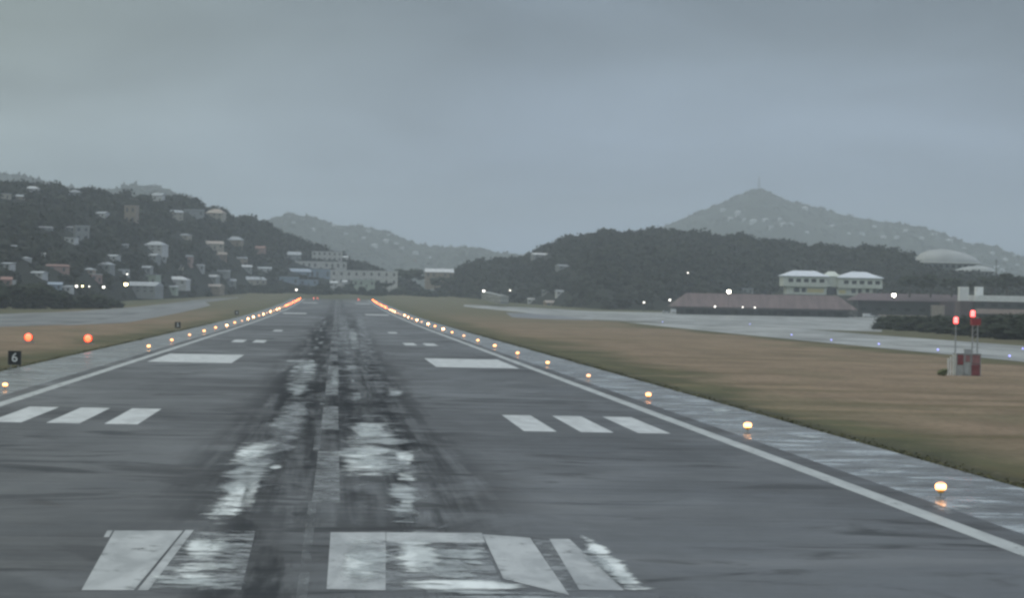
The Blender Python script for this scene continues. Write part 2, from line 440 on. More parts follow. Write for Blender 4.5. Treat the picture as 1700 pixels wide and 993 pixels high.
def dup(root, loc, label, rz=None, scale=None, swap=None):
    c = root.copy(); COL.objects.link(c); c.location = loc; c['label'] = label
    if rz is not None: c.rotation_euler.z = rz
    if scale is not None: c.scale = scale
    for ch in list(root.children):
        d = ch.copy(); COL.objects.link(d); d.parent = c
        if swap and ch.name.split('.')[0] == swap[0]: d.data = swap[1]
        for gch in list(ch.children):
            e = gch.copy(); COL.objects.link(e); e.parent = d
            if swap and gch.name.split('.')[0] == swap[0]: e.data = swap[1]
    return c
ORD = 'first second third fourth fifth sixth seventh eighth ninth tenth eleventh twelfth thirteenth fourteenth fifteenth sixteenth seventeenth eighteenth nineteenth twentieth'.split()
TENS = {20: 'twenty', 30: 'thirty', 40: 'forty'}
def ordw(i):
    if i < 20: return ORD[i]
    t, u = (i + 1) // 10 * 10, (i + 1) % 10
    return TENS[t] + '-' + ORD[u - 1] if u else {30: 'thirtieth', 40: 'fortieth'}[t]

# ------------------------------------------------------------------ ground, runway, pavements
ys = np.concatenate([np.arange(-150, 2600, 25), np.geomspace(2600, 10300, 14)])
xs = np.concatenate([[-2600, -1200, -600, -300, -150], np.arange(-100, 101, 50), [150, 300, 600, 1200, 2600]])
gx, gy = np.meshgrid(xs, ys); V = np.stack([gx, gy, zg(gy)], -1).reshape(-1, 3)
nx = len(xs)
Fq = [(j * nx + i, j * nx + i + 1, (j + 1) * nx + i + 1, (j + 1) * nx + i) for j in range(len(ys) - 1) for i in range(nx - 1)]
tag(np_mesh('ground', V, Fq, M['grass']), 'level airfield grass in brown and green patches around the runway', kind='structure')

def sheet(name, m, x0, x1, y0, y1, off, step=25, label=None):
    y = np.unique(np.concatenate([[y0, y1], np.arange(math.ceil(y0 / step) * step, y1, step)]))
    V = []; Fq = []
    for j, yy in enumerate(y):
        V += [(x0, yy, zg(yy) + off), (x1, yy, zg(yy) + off)]
        if j: Fq.append((2 * j - 2, 2 * j - 1, 2 * j + 1, 2 * j))
    o = np_mesh(name, V, Fq, m); return tag(o, label, kind='structure')
def marks(name, m, quads, off, label=None, lift=.0):
    V = []; Fq = []; off0 = off
    for qi, q in enumerate(quads):
        off = off0 + (qi % 8) * lift      # overlapping scraps lie one above the other
        (a, b, c, d) = [Vector(p) for p in q]
        n = 3
        o = len(V)
        for i in range(n + 1):
            for (p0, p1) in ((a, d), (b, c)):
                p = p0.lerp(p1, i / n); V.append((p.x, p.y, zg(p.y) + off))
        for i in range(n): Fq.append((o + 2 * i, o + 2 * i + 1, o + 2 * i + 3, o + 2 * i + 2))
    o = np_mesh(name, V, Fq, m)
    ul = o.data.uv_layers.new(name='UVMap'); uvv = np.zeros((len(V), 2), dtype=np.float32)
    for i in range(len(V)): k = i % 8; uvv[i] = (k % 2, (k // 2) / 3)
    ul.data.foreach_set('uv', uvv[np.asarray(Fq).ravel()].ravel())
    return tag(o, label, kind='structure')
def grow(q, kx=1.25, ky=1.3):
    c = sum(q, Vector()) / 4
    return [Vector((c.x + (p.x - c.x) * kx, c.y + (p.y - c.y) * ky, 0)) for p in q]
def rect(x0, x1, y0, y1): return [(x0, y0, 0), (x1, y0, 0), (x1, y1, 0), (x0, y1, 0)]
def pxquad(*pts): return [G(*p) for p in pts]
RW_END = 2110
sheet('runway', M['runway'], -24.2, 24.2, -120, RW_END, .055, label='dark wet asphalt runway with rubber streaks')
sheet('runway_shoulder', M['shoulder'], -31.5, -24.2, -120, RW_END, .045, label='pale wet paved shoulder left of the runway')
sheet('runway_shoulder', M['shoulder'], 24.2, 30.3, -120, RW_END, .045, label='pale wet paved shoulder right of the runway')
MK = .068
sheet('runway_edge_marking', M['paint_edge'], -22.9, -22.0, -120, RW_END - 5, MK, label='white side stripe along the left runway edge')
sheet('runway_edge_marking', M['paint_edge'], 22.0, 22.9, -120, RW_END - 5, MK, label='white side stripe along the right runway edge')
q = []
for s in (-1, 1):
    for i in range(3): a = 11.4 + 3.4 * i; q.append(rect(s * a, s * (a + 1.95), 176.5, 200.5))
    q.append(rect(s * 11.5, s * 20.9, 335.5, 382))
    for i in range(2): a = 11.4 + 3.4 * i; q.append(rect(s * a, s * (a + 1.95), 482, 506))
    q.append(rect(s * 11.4, s * 13.3, 634, 657))
    q.append(rect(s * 11.4, s * 20.5, 1140, 1180)); q.append(rect(s * 11.4, s * 20.5, 1780, 1826))
q = [[p[1], p[0], p[3], p[2]] if p[0][0] > p[1][0] else p for p in q]
marks('runway_marking', M['paint'], q, MK, 'white touchdown bars and aiming blocks on the runway')
q = []
y = 113
while y < RW_END - 60:
    q.append(rect(-.62, .42, y, y + 37)); y += 61
marks('runway_centre_marking', M['paint_grey'], q, MK, 'aged grey centre line stripes down the runway')
marks('runway_centre_marking', M['paint_faint'], [rect(-.75, -.45, 60, 113)] + [rect(-.9, -.55, a, a + 30) for a in (150, 214, 300)], MK + .003, 'thin faint line beside the centre stripes')
# the runway number: a 1 and a 0, with older bright paint showing round them
marks('runway_number_marking', M['paint_lilac'], [
    pxquad((135, 985), (222, 985), (304, 885), (190, 885)), pxquad((172, 896), (181, 896), (187, 885), (178, 885)),
    pxquad((228, 985), (246, 985), (322, 884), (308, 884)),
    pxquad((542, 983), (640, 985), (640, 888), (549, 888)), pxquad((641, 905), (805, 905), (800, 889), (641, 888)),
    pxquad((836, 966), (945, 993), (880, 897), (801, 891)),
    pxquad((962, 984), (1036, 985), (945, 899), (912, 899))], MK, 'dull white numerals of the runway number')
def wideq(*p): return grow(pxquad(*p), 1.35, 1.3)
marks('old_number_marking', M['paint_ghost'], [pxquad((640, 985), (840, 985), (800, 905), (640, 905)), pxquad((940, 985), (965, 985), (912, 899), (884, 899)),
    pxquad((246, 984), (400, 984), (424, 886), (322, 886))], MK - .004, 'ghostly grey remains of an older runway number')
marks('old_number_marking', M['scrap_bright'], [
    wideq((262, 975), (375, 978), (400, 888), (330, 888)),
    wideq((288, 946), (350, 946), (362, 890), (318, 890)), wideq((272, 958), (352, 957), (352, 948), (278, 950)),
    wideq((560, 980), (632, 980), (625, 900), (572, 895)),
    wideq((660, 965), (760, 950), (715, 890), (652, 889)), wideq((645, 984), (944, 992), (836, 968), (662, 967)),
    wideq((1042, 992), (1092, 993), (984, 893), (946, 895))], MK + .006, 'bright remains of an older runway number', .002)
marks('old_number_marking', M['scrap_patchy'], [
    wideq((330, 978), (402, 978), (424, 886), (350, 888)), wideq((690, 975), (850, 975), (810, 896), (700, 896)), wideq((565, 985), (660, 985), (655, 890), (560, 890)),
    wideq((210, 988), (460, 989), (425, 962), (260, 962)), wideq((600, 996), (1096, 998), (1060, 986), (620, 985)),
    wideq((940, 905), (965, 940), (1060, 985), (985, 905)), wideq((720, 955), (800, 960), (770, 918), (716, 915)), wideq((640, 1010), (1120, 1010), (1090, 994), (640, 992))], MK + .024, 'patchy remains of an older runway number', .002)
def bigquad(*p): return grow(pxquad(*p), 1.55, 1.75)
marks('worn_paint_patch', M['scrap_bright'], [
    bigquad((338, 862), (402, 862), (418, 830), (350, 830)), bigquad((395, 850), (420, 850), (438, 785), (412, 785)),
    bigquad((378, 770), (424, 772), (470, 738), (402, 740)), bigquad((563, 742), (655, 742), (652, 716), (585, 716)),
    bigquad((572, 768), (640, 768), (640, 748), (570, 748)), bigquad((656, 772), (684, 772), (690, 752), (654, 752)),
    bigquad((658, 804), (692, 804), (692, 788), (656, 788)), bigquad((660, 852), (690, 852), (690, 832), (656, 832)),
    bigquad((446, 782), (466, 782), (470, 775), (450, 775)),
    bigquad((350, 865), (395, 865), (425, 800), (385, 800)), bigquad((585, 735), (650, 735), (640, 705), (590, 705)),
    bigquad((560, 790), (650, 790), (640, 735), (566, 735)),
    ], MK + .006, 'bright scraps of worn white paint near the centre line', .002)
marks('worn_paint_patch', M['scrap_patchy'], [
    bigquad((345, 830), (440, 832), (475, 738), (392, 760)), bigquad((560, 800), (690, 800), (670, 700), (575, 700)),
    bigquad((640, 870), (700, 880), (694, 800), (640, 790)), bigquad((440, 720), (500, 720), (520, 670), (470, 670)),
    bigquad((470, 660), (512, 660), (524, 598), (476, 604)), bigquad((480, 640), (530, 640), (530, 600), (505, 600)),
    bigquad((545, 655), (566, 655), (566, 612), (548, 612)), bigquad((578, 590), (606, 590), (594, 545), (572, 545)),
    bigquad((640, 662), (672, 662), (668, 646), (642, 646)), bigquad((462, 604), (516, 604), (514, 598), (470, 599)),
    *[rect(x + random.uniform(-.5, .5), x + random.uniform(.9, 2.2), y, y + random.uniform(18, 50)) for y in range(215, 900, 42) for x in (-3.6, 1.1)]], MK + .024, 'patchy worn paint and scraped streaks on the touchdown zone', .002)
marks('worn_paint_patch', M['scrap_faint'], [
    bigquad((400, 790), (470, 790), (530, 660), (480, 660)), bigquad((548, 640), (590, 640), (580, 520), (556, 520)),
    bigquad((590, 640), (640, 640), (606, 520), (588, 520))], MK + .042, 'faint scraped paint along the wheel lanes', .002)
def onshoulder(*p):
    return [Vector((min(30.0, max(23.3, v.x)), v.y, 0)) for v in grow(pxquad(*p), 1.15, 1.1)]
marks('worn_paint_patch', M['scrap_patchy'], [rect(25.2, 30.0, 128.0, 129.8), rect(24.6, 29.0, 141, 142.5), onshoulder((1430, 791), (1475, 791), (1470, 780), (1425, 781)),  # pale ragged streaks laid over the shoulder surface
    onshoulder((1500, 862), (1590, 864), (1570, 838), (1480, 836)), onshoulder((1180, 692), (1270, 692), (1240, 676), (1160, 678)), onshoulder((1560, 850), (1690, 856), (1670, 838), (1550, 836)),
    onshoulder((1320, 735), (1390, 738), (1370, 722), (1300, 720)), onshoulder((1090, 652), (1140, 653), (1120, 640), (1080, 640))], MK, 'pale wet streaks of old paint across the right shoulder', .002)
# taxiways and aprons
sheet('taxiway', M['taxi'], 103, 147, 330, 1060, .03, label='pale wet concrete taxiway right of the runway')
marks('taxiway_edge_marking', M['paint_edge'], [rect(103.6, 104.3, a, a + 50) for a in range(330, 1030, 50)] + [rect(145.6, 146.3, a, a + 50) for a in range(330, 980, 50)], .046, 'pale edge lines of the right taxiway')
def strip(name, m, A, B, off, label, n=40, k=8):
    """pavement between two lines traced on the ground"""
    def res(pts):
        g = [G(*p) for p in pts]; d = [0]
        for a, b in zip(g, g[1:]): d.append(d[-1] + (b - a).length)
        o = []
        for i in range(n + 1):
            t = d[-1] * i / n
            j = max(0, min(len(g) - 2, next((x for x in range(len(d) - 1) if d[x + 1] >= t - 1e-6), len(g) - 2)))
            f = (t - d[j]) / max(1e-6, d[j + 1] - d[j]); o.append(g[j].lerp(g[j + 1], f))
        return o
    a, b = res(A), res(B); V = []; Fq = []
    for i in range(n + 1):
        for j in range(k + 1):
            p = a[i].lerp(b[i], j / k); V.append((p.x, p.y, zg(p.y) + off))
    for i in range(n):
        for j in range(k):
            o = i * (k + 1) + j; Fq.append((o, o + 1, o + k + 2, o + k + 1))
    return tag(np_mesh(name, V, Fq, m), label, kind='structure')
strip('apron', M['taxi'], [(770, 509), (860, 518), (1000, 532), (1100, 535.5), (1245, 544), (1330, 547), (1464, 551)],
      [(770, 506), (860, 510), (990, 517), (1130, 520), (1245, 521), (1330, 523), (1464, 528)], .024, 'pale wet terminal apron in front of the long maroon roof')
strip('service_road', M['apron_dark'], [(850, 527), (900, 530), (985, 532)], [(840, 519), (900, 521), (985, 528)], .02, 'dark strip of old asphalt beside the far taxiway')
strip('taxiway', M['taxi_dark'], [(-120, 547), (0, 543), (150, 538), (205, 528), (330, 503), (395, 495)], [(-120, 524), (0, 521.5), (120, 517.5), (230, 509.5), (330, 497.5), (395, 493)], .02, 'wet taxiway left of the runway below the wooded hill')
strip('service_road', M['apron_dark'], [(100, 541), (210, 536), (300, 519), (350, 507)], [(150, 535), (205, 525), (280, 511), (340, 501)], .034, 'dark asphalt strip beside the left taxiway')

# ------------------------------------------------------------------ hills
def hill(name, prof, base, ridgeY, m, label, rough=1.0, nv=26, step=12, ease=.8, drop=0, gully=0):
    """terrain rising from its base line to its ridge and falling away behind"""
    px0, px1 = prof[0][0], prof[-1][0]
    def ip(t, x): return float(np.interp(x, [a for a, _ in t], [b for _, b in t]))
    n = int((px1 - px0) / step) + 1; cols_ = np.linspace(px0, px1, n)
    vs = np.concatenate([np.linspace(0, 1, nv), [1.12, 1.3, 1.6]])
    G3 = np.zeros((n, len(vs), 3))
    for i, px in enumerate(cols_):
        py = ip(prof, px) + drop; Yb, Yr = ip(base, px), ip(ridgeY, px)
        top = P(px, py, Yr); zr = top.z; zb = zg(Yb) - .6
        for j, v in enumerate(vs):
            Y = Yb + (Yr - Yb) * v; X = P(px, py, Y).x
            if v <= 1: z = zb + (zr - zb) * (v ** ease) * (1 if v < 1 else 1)
            else: z = zb + (zr - zb) * max(0, 1 - ((v - 1) / .6) ** 1.5)
            k = math.sin(min(v, 1) * math.pi) if v < 1 else 0
            z += rough * k * mnoise.noise(Vector((X * .012, Y * .006, 3.3))) * (zr - zb) * .10
            z -= gully * k * abs(mnoise.noise(Vector((X * .004, Y * .0009, 8.1)))) * (zr - zb)
            G3[i, j] = (X, Y, z)
    nvv = len(vs)
    Fq = [(i * nvv + j, (i + 1) * nvv + j, (i + 1) * nvv + j + 1, i * nvv + j + 1) for i in range(n - 1) for j in range(nvv - 1)]
    o = np_mesh(name, G3.reshape(-1, 3), Fq, m, smooth=True); tag(o, label, kind='structure')
    return dict(cols=cols_, vs=vs, G=G3, nv=nv)
def hill_at(h, px, v):
    i = np.clip(np.interp(px, h['cols'], np.arange(len(h['cols']))), 0, len(h['cols']) - 1.001)
    j = np.clip(np.interp(v, h['vs'], np.arange(len(h['vs']))), 0, len(h['vs']) - 1.001)
    i0, j0 = int(i), int(j); a, b = i - i0, j - j0; g = h['G']
    return Vector((g[i0, j0] * (1 - a) * (1 - b) + g[i0 + 1, j0] * a * (1 - b) + g[i0, j0 + 1] * (1 - a) * b + g[i0 + 1, j0 + 1] * a * b).tolist())
def hill_find(h, px, py):
    lo, best = None, None
    for k in range(101):
        v = k / 100; p = hill_at(h, px, v); y = proj(p)[1]
        if y <= py: return p, v
    return hill_at(h, px, .98), .98

LEFT = hill('hill', [(-420, 320), (-150, 305), (0, 299), (60, 301), (130, 307), (200, 318), (260, 317), (320, 324), (340, 336), (380, 346), (440, 364), (480, 384), (520, 404), (560, 416), (600, 432), (640, 445), (670, 462), (700, 480)],
            [(-420, 1150), (0, 1230), (130, 1420), (250, 1800), (330, 2100), (420, 2330), (700, 2460)],
            [(-420, 2100), (0, 2150), (320, 2450), (500, 2750), (700, 2700)], M['hill'], 'dark wooded hill dotted with houses left of the runway', drop=15, ease=.82)
RIGHT = hill('hill', [(735, 482), (755, 452), (772, 436), (800, 432), (850, 427), (885, 421), (905, 405), (930, 394), (965, 389), (985, 382), (1010, 380), (1035, 388), (1080, 379), (1120, 381), (1240, 389), (1320, 402), (1400, 406), (1450, 408), (1500, 414), (1522, 428), (1540, 446), (1600, 454), (1650, 460), (1700, 464), (1900, 470), (2150, 475)],
             [(735, 2380), (850, 2150), (1000, 1750), (1150, 1720), (1290, 1850), (1480, 1850), (1540, 1720), (2150, 1650)],
             [(735, 2500), (885, 2500), (1000, 2350), (1500, 2350), (1560, 2150), (2150, 2150)], M['hill'], 'dark wooded ridge behind the terminal right of the runway', drop=12, ease=.75)
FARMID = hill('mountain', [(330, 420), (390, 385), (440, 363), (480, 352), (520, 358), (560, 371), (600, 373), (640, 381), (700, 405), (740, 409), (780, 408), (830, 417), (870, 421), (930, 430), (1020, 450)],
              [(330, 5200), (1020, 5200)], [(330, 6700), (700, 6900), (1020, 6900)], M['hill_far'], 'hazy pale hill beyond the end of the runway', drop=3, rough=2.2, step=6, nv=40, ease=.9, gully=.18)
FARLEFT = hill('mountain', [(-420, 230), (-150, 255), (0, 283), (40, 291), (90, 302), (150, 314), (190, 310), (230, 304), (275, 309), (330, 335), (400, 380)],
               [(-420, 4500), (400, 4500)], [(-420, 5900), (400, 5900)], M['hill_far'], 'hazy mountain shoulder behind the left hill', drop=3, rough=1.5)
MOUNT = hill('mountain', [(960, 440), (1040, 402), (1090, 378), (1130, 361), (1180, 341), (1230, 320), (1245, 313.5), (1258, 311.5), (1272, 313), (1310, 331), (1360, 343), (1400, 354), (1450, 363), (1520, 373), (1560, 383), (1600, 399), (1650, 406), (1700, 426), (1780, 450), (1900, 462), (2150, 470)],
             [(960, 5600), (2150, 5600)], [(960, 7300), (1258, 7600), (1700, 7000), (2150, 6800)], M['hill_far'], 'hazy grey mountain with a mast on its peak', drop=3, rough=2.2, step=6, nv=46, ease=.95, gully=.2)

# ------------------------------------------------------------------ crowns for woodland and trees
def ico(sub):
    bm = bmesh.new(); bmesh.ops.create_icosphere(bm, subdivisions=sub, radius=1)
    v = np.array([x.co[:] for x in bm.verts]); f = np.array([[a.index for a in x.verts] for x in bm.faces]); bm.free(); return v, f
def crown_proto(seed, sub=2, nleaf=70, leaf=.20, spread=1.0, flat=.8):
    """lumpy inner mass and ragged leaf sprays through the crown's volume, all triangles"""
    r = np.random.default_rng(seed); v, f = ico(sub); v = v.copy()
    for i in range(len(v)):
        n = mnoise.noise(Vector(v[i] * 1.6 + seed * 3.7)) * .42 + mnoise.noise(Vector(v[i] * 3.7 + seed)) * .25
        v[i] *= .80 + n
    VV = [v]; FF = [f]; o = len(v)
    for k in range(nleaf):
        d = r.normal(size=3); d /= np.linalg.norm(d)
        if d[2] < -.5: d[2] *= -.5
        rad = (.72 + .42 * r.random() ** .8 + mnoise.noise(Vector(d * 1.6 + seed * 3.7)) * .42) * spread
        c = d * rad; a = r.normal(size=3); a /= np.linalg.norm(a); b = np.cross(a, r.normal(size=3)); b /= np.linalg.norm(b) + 1e-6
        s = leaf * (.5 + r.random())
        VV.append(np.array([c + a * s, c - a * s * .6 + b * s * .8, c - a * s * .6 - b * s * .8])); FF.append(np.array([[o, o + 1, o + 2]])); o += 3
    V = np.concatenate(VV); V[:, 2] *= flat
    return V, np.concatenate(FF)
PROTO = [crown_proto(i + 1) for i in range(7)]
FARPROTO = [crown_proto(i + 31, 1, 16, .3) for i in range(4)]
def woods(name, h, count, rad, m, label, avoid=(), protos=PROTO, v0=0.0, v1=1.02, bias=.8, px0=None, px1=None, lift=.35):
    Vs = []; Fs = []; o = 0
    a0 = h['cols'][0] if px0 is None else px0; a1 = h['cols'][-1] if px1 is None else px1
    for k in range(count):
        px = rng.uniform(a0, a1); v = v0 + (v1 - v0) * rng.random() ** bias
        p = hill_at(h, px, v); r = rad[0] + (rad[1] - rad[0]) * rng.random() ** 1.6
        x, y = proj(p); sc = F_PX / p.y; skip = False
        for (l, t, rr, b, Y) in avoid:
            if p.y < Y + 8 and l - r * sc * .8 < x < rr + r * sc * .8 and y - 1.5 * r * sc < b - (b - t) * .42 and y > t: skip = True; break
        if skip: continue
        pv, pf = protos[rng.integers(len(protos))]; a = rng.uniform(0, 6.283); c, s = math.cos(a), math.sin(a)
        hh = rng.uniform(.75, 1.35)
        q = np.empty_like(pv); q[:, 0] = (pv[:, 0] * c - pv[:, 1] * s) * r + p.x; q[:, 1] = (pv[:, 0] * s + pv[:, 1] * c) * r + p.y
        q[:, 2] = pv[:, 2] * r * hh + p.z + r * lift
        Vs.append(q); Fs.append(pf + o); o += len(pv)
    ob = np_mesh(name, np.concatenate(Vs), np.concatenate(Fs), m); return tag(ob, label, 'woodland', kind='stuff')

# ------------------------------------------------------------------ houses
WALLC = {'white': (.50, .52, .53), 'cream': (.38, .36, .31), 'tan': (.28, .235, .19), 'pink': (.34, .23, .21), 'grey': (.25, .27, .28),
         'blue': (.24, .31, .39), 'green': (.36, .43, .37), 'brown': (.20, .15, .125), 'pale': (.54, .55, .53)}
ROOFC = {'white': (.56, .58, .60), 'pale': (.33, .36, .39), 'red': (.24, .12, .10), 'grey': (.22, .23, .25), 'green': (.14, .20, .17), 'blue': (.26, .32, .40), 'tan': (.36, .31, .27)}
MW = {k: mat('wall_' + k, v, .75, .14, .35) for k, v in WALLC.items()}
MR = {k: mat('roof_' + k, v, .6, .16, .4) for k, v in ROOFC.items()}
AVOID = []
def house(rect_, wall, roof, rtype, label, hl=None, Y=None, cat='house', name='house', rz=None, windows=True, storeys=1, depth=None, group=None, base=None):
    l, t, r, b = rect_
    if hl is not None: p, _ = hill_find(hl, (l + r) / 2, b); Y = p.y
    else: p = P((l + r) / 2, b, Y)
    sc = F_PX / Y; Wd = (r - l) / sc; H = (b - t) / sc; D = depth or max(6, min(14, Wd * .7))
    rz = random.uniform(-.5, .5) if rz is None else rz
    AVOID.append((l, t, r, b, Y))
    o = empty(name, (p.x, p.y, p.z), rz, label, cat, group)
    hr = {'flat': .35, 'gable': min(.38 * H, Wd * .22), 'hip': min(.40 * H, Wd * .25), 'shed': .25 * H}[rtype]
    hw = H - hr; under = 3.5 if base is None else base
    MB().box((0, D / 2, (hw - under) / 2), (Wd, D, hw + under)).build('wall', MW[wall], o)
    rf = MB()
    if rtype == 'flat': rf.box((0, D / 2, hw + .19), (Wd + .5, D + .5, .36))
    elif rtype == 'hip': rf.hip((0, D / 2, hw + .01), Wd, D, hr - .2, max(.3, Wd - D * .8), .45, .2)
    elif rtype == 'gable':
        x = Wd / 2 + .4
        rf.add([(-x, -.5, hw), (x, -.5, hw), (x, D + .5, hw), (-x, D + .5, hw), (-x, D / 2, hw + hr), (x, D / 2, hw + hr)], [(0, 1, 5, 4), (2, 3, 4, 5), (3, 2, 1, 0), (0, 4, 3), (1, 2, 5)])
    else:
        x = Wd / 2 + .4
        rf.add([(-x, -.5, hw), (x, -.5, hw), (x, D + .4, hw + hr), (-x, D + .4, hw + hr), (-x, -.5, hw + .2), (x, -.5, hw + .2), (x, D + .4, hw + hr + .2), (-x, D + .4, hw + hr + .2)],
               [(3, 2, 1, 0), (4, 5, 6, 7), (0, 1, 5, 4), (1, 2, 6, 5), (2, 3, 7, 6), (3, 0, 4, 7)])
    rf.build('roof', MR[roof], o)
    if windows and Wd > 4:
        n = max(2, min(9, int(Wd / 4.2))); fh = hw / storeys
        for s in range(storeys):
            for i in range(n):
                x = -Wd / 2 + Wd * (i + .5) / n
                door = (s == 0 and i == n // 2 and storeys == 1)
                ww, wh = (1.1, min(2.1, fh * .75)) if door else (min(1.7, Wd / n * .55), fh * .42)
                zc = wh / 2 if door else s * fh + fh * .55
                MB().box((x, -.02, zc), (ww, .12, wh)).build('door' if door else 'window', M['house_glass'], o)
    return o
HG = 'houses on the left hillside'
HL = [
    ((46, 309, 66, 319), 'white', 'white', 'hip', 'small bright white hip-roofed house just under the tree line of the left hill'),
    ((0, 322, 17, 331), 'cream', 'pale', 'flat', 'low cream flat-topped house cut by the left frame edge high on the hill'),
    ((24, 323, 44, 331), 'tan', 'pale', 'gable', 'low tan house with pale gable roof beside the cream flat-topped one'),
    ((112, 316, 136, 325), 'grey', 'pale', 'hip', 'low grey hip-roofed house on the crest, right of the small bright white one'),
    ((252, 318, 270, 332), 'white', 'pale', 'gable', 'white gabled house right on the hill crest in the middle of the ridge'),
    ((206, 342, 226, 373), 'tan', 'tan', 'flat', 'tall narrow tan block in the middle of the left hill'),
    ((286, 349, 305, 366), 'cream', 'pale', 'gable', 'cream gabled house at the left end of the long hilltop apartment row'),
    ((306, 348, 340, 362), 'grey', 'pale', 'flat', 'long grey flat-roofed block in the middle of the hilltop apartment row'),
    ((341, 347, 370, 366), 'cream', 'tan', 'hip', 'cream hip-roofed villa at the right end of the hilltop apartment row'),
    ((108, 376, 126, 384), 'grey', 'grey', 'shed', 'small grey shed-roofed house left of the tall pale grey block'),
    ((126, 375, 150, 402), 'grey', 'pale', 'flat', 'tall pale grey block standing out half way up the left hill'),
    ((66, 376, 90, 382), 'grey', 'grey', 'gable', 'dim low grey house among the trees left of the tall pale grey block'),
    ((108, 396, 126, 405), 'white', 'pale', 'flat', 'low white annex at the foot of the tall pale grey block'),
    ((20, 408, 32, 415), 'white', 'pale', 'gable', 'tiny white gabled house deep in the trees near the left frame edge'),
    ((42, 427, 55, 435), 'white', 'pale', 'hip', 'tiny pale hip-roofed house above the long pale shed at far left'),
    ((69, 420, 77, 428), 'white', 'white', 'gable', 'smallest bright white hut on the lower left hillside'),
    ((202, 405, 213, 410), 'grey', 'pale', 'gable', 'tiny grey gabled house below the tall narrow tan block'),
    ((238, 402, 272, 419), 'white', 'pale', 'hip', 'broad white hip-roofed house at the middle of the left hill'),
    ((247, 421, 262, 431), 'grey', 'pale', 'gable', 'small grey gabled house under the broad white hip-roofed one'),
    ((262, 421, 279, 432), 'white', 'white', 'flat', 'bright white cube house under the broad white hip-roofed one'),
    ((307, 424, 319, 437), 'pink', 'pale', 'gable', 'small narrow pink gabled house alone in the trees'),
    ((332, 401, 373, 414), 'cream', 'tan', 'gable', 'long cream two-storey house with tan roof on the mid slope'),
    ((376, 393, 401, 408), 'tan', 'pale', 'hip', 'tan hip-roofed house right of the long cream two-storey one'),
    ((385, 427, 413, 434), 'tan', 'pale', 'gable', 'low tan house with pale roof below the tan hip-roofed one'),
    ((360, 420, 378, 432), 'brown', 'tan', 'gable', 'dull brown gabled house left of the low tan one'),
    ((424, 409, 440, 424), 'pink', 'red', 'gable', 'reddish gabled house half hidden near the right of the hill'),
    ((0, 437, 20, 445), 'white', 'pale', 'shed', 'long pale shed at the left frame edge low on the hill'),
    ((80, 441, 118, 452), 'pink', 'red', 'shed', 'long shed with reddish roof low on the left hill'),
    ((162, 436, 186, 448), 'grey', 'pale', 'hip', 'grey hip-roofed house above the street lamps'),
    ((237, 443, 252, 454), 'grey', 'pale', 'gable', 'small grey gabled house above the low blue-green hall'),
    ((0, 462, 22, 476), 'pink', 'red', 'gable', 'pink house with red gable roof at the left frame edge near the airfield'),
    ((18, 466, 30, 479), 'white', 'pale', 'flat', 'small white flat house against the pink red-roofed one'),
    ((84, 471, 106, 482), 'blue', 'blue', 'gable', 'small blue gabled shed at the hill foot left of the street lamps'),
    ((104, 478, 120, 486), 'white', 'pale', 'shed', 'low white lean-to beside the small blue gabled shed'),
    ((154, 457, 173, 470), 'pink', 'white', 'flat', 'pale pink flat-roofed house just behind the street lamps'),
    ((190, 470, 262, 488), 'grey', 'pale', 'gable', 'long low grey hall behind the brightest yellow street lamp', 2),
    ((240, 456, 263, 470), 'green', 'pale', 'flat', 'pale green flat-roofed house behind the long low grey hall'),
    ((274, 459, 312, 474), 'white', 'white', 'hip', 'bright white hip-roofed house by the hill foot'),
    ((346, 450, 382, 456), 'grey', 'pale', 'shed', 'thin pale shed roof above the tan row by the hill foot'),
    ((345, 457, 362, 466), 'grey', 'white', 'gable', 'small grey house with white gable under the thin pale shed roof'),
    ((336, 472, 368, 482), 'tan', 'tan', 'gable', 'low tan gabled house right beside the far left taxiway end'),
    ((275, 478, 296, 485), 'green', 'pale', 'shed', 'small low green shed below the bright white hip-roofed house'),
    ((368, 464, 394, 473), 'grey', 'pale', 'gable', 'small grey gabled house left of the long pale warehouse'),
    ((176, 424, 196, 432), 'white', 'pale', 'gable', 'small white gabled house midway between the grey hip-roofed house and the crest'),
    ((140, 446, 158, 455), 'tan', 'pale', 'hip', 'small tan hip-roofed house up the slope from the lamp row'),
    ((198, 447, 218, 456), 'white', 'pale', 'flat', 'small white flat house just above the brightest yellow lamp'),
    ((288, 440, 308, 449), 'cream', 'pale', 'gable', 'small cream gabled house above the bright white hip-roofed house'),
    ((322, 440, 342, 448), 'white', 'white', 'shed', 'small bright shed-roofed house in the gap above the tan row'),
    ((398, 440, 420, 449), 'grey', 'white', 'gable', 'small grey house with white gable roof up the slope from the pale warehouse'),
    ((430, 444, 452, 452), 'white', 'pale', 'gable', 'small white gabled house just above the right end of the pale warehouse'),
    ((52, 452, 74, 460), 'white', 'pale', 'gable', 'small white gabled house low on the hill at left above the dark bushes'),
    ((296, 388, 314, 395), 'cream', 'pale', 'hip', 'small cream hip-roofed house below the long hilltop apartment row'),
    ((158, 352, 176, 360), 'white', 'pale', 'gable', 'small white gabled house high on the slope left of the tall tan block'),
    ((394, 460, 446, 474), 'cream', 'pale', 'gable', 'long pale warehouse left of the tall dark tree'),
]
for i, h in enumerate(HL):
    house(h[0], h[1], h[2], h[3], h[4], LEFT, group=HG, storeys=2 if (h[0][3] - h[0][1]) > 16 else 1)
TG = 'buildings beyond the end of the runway'
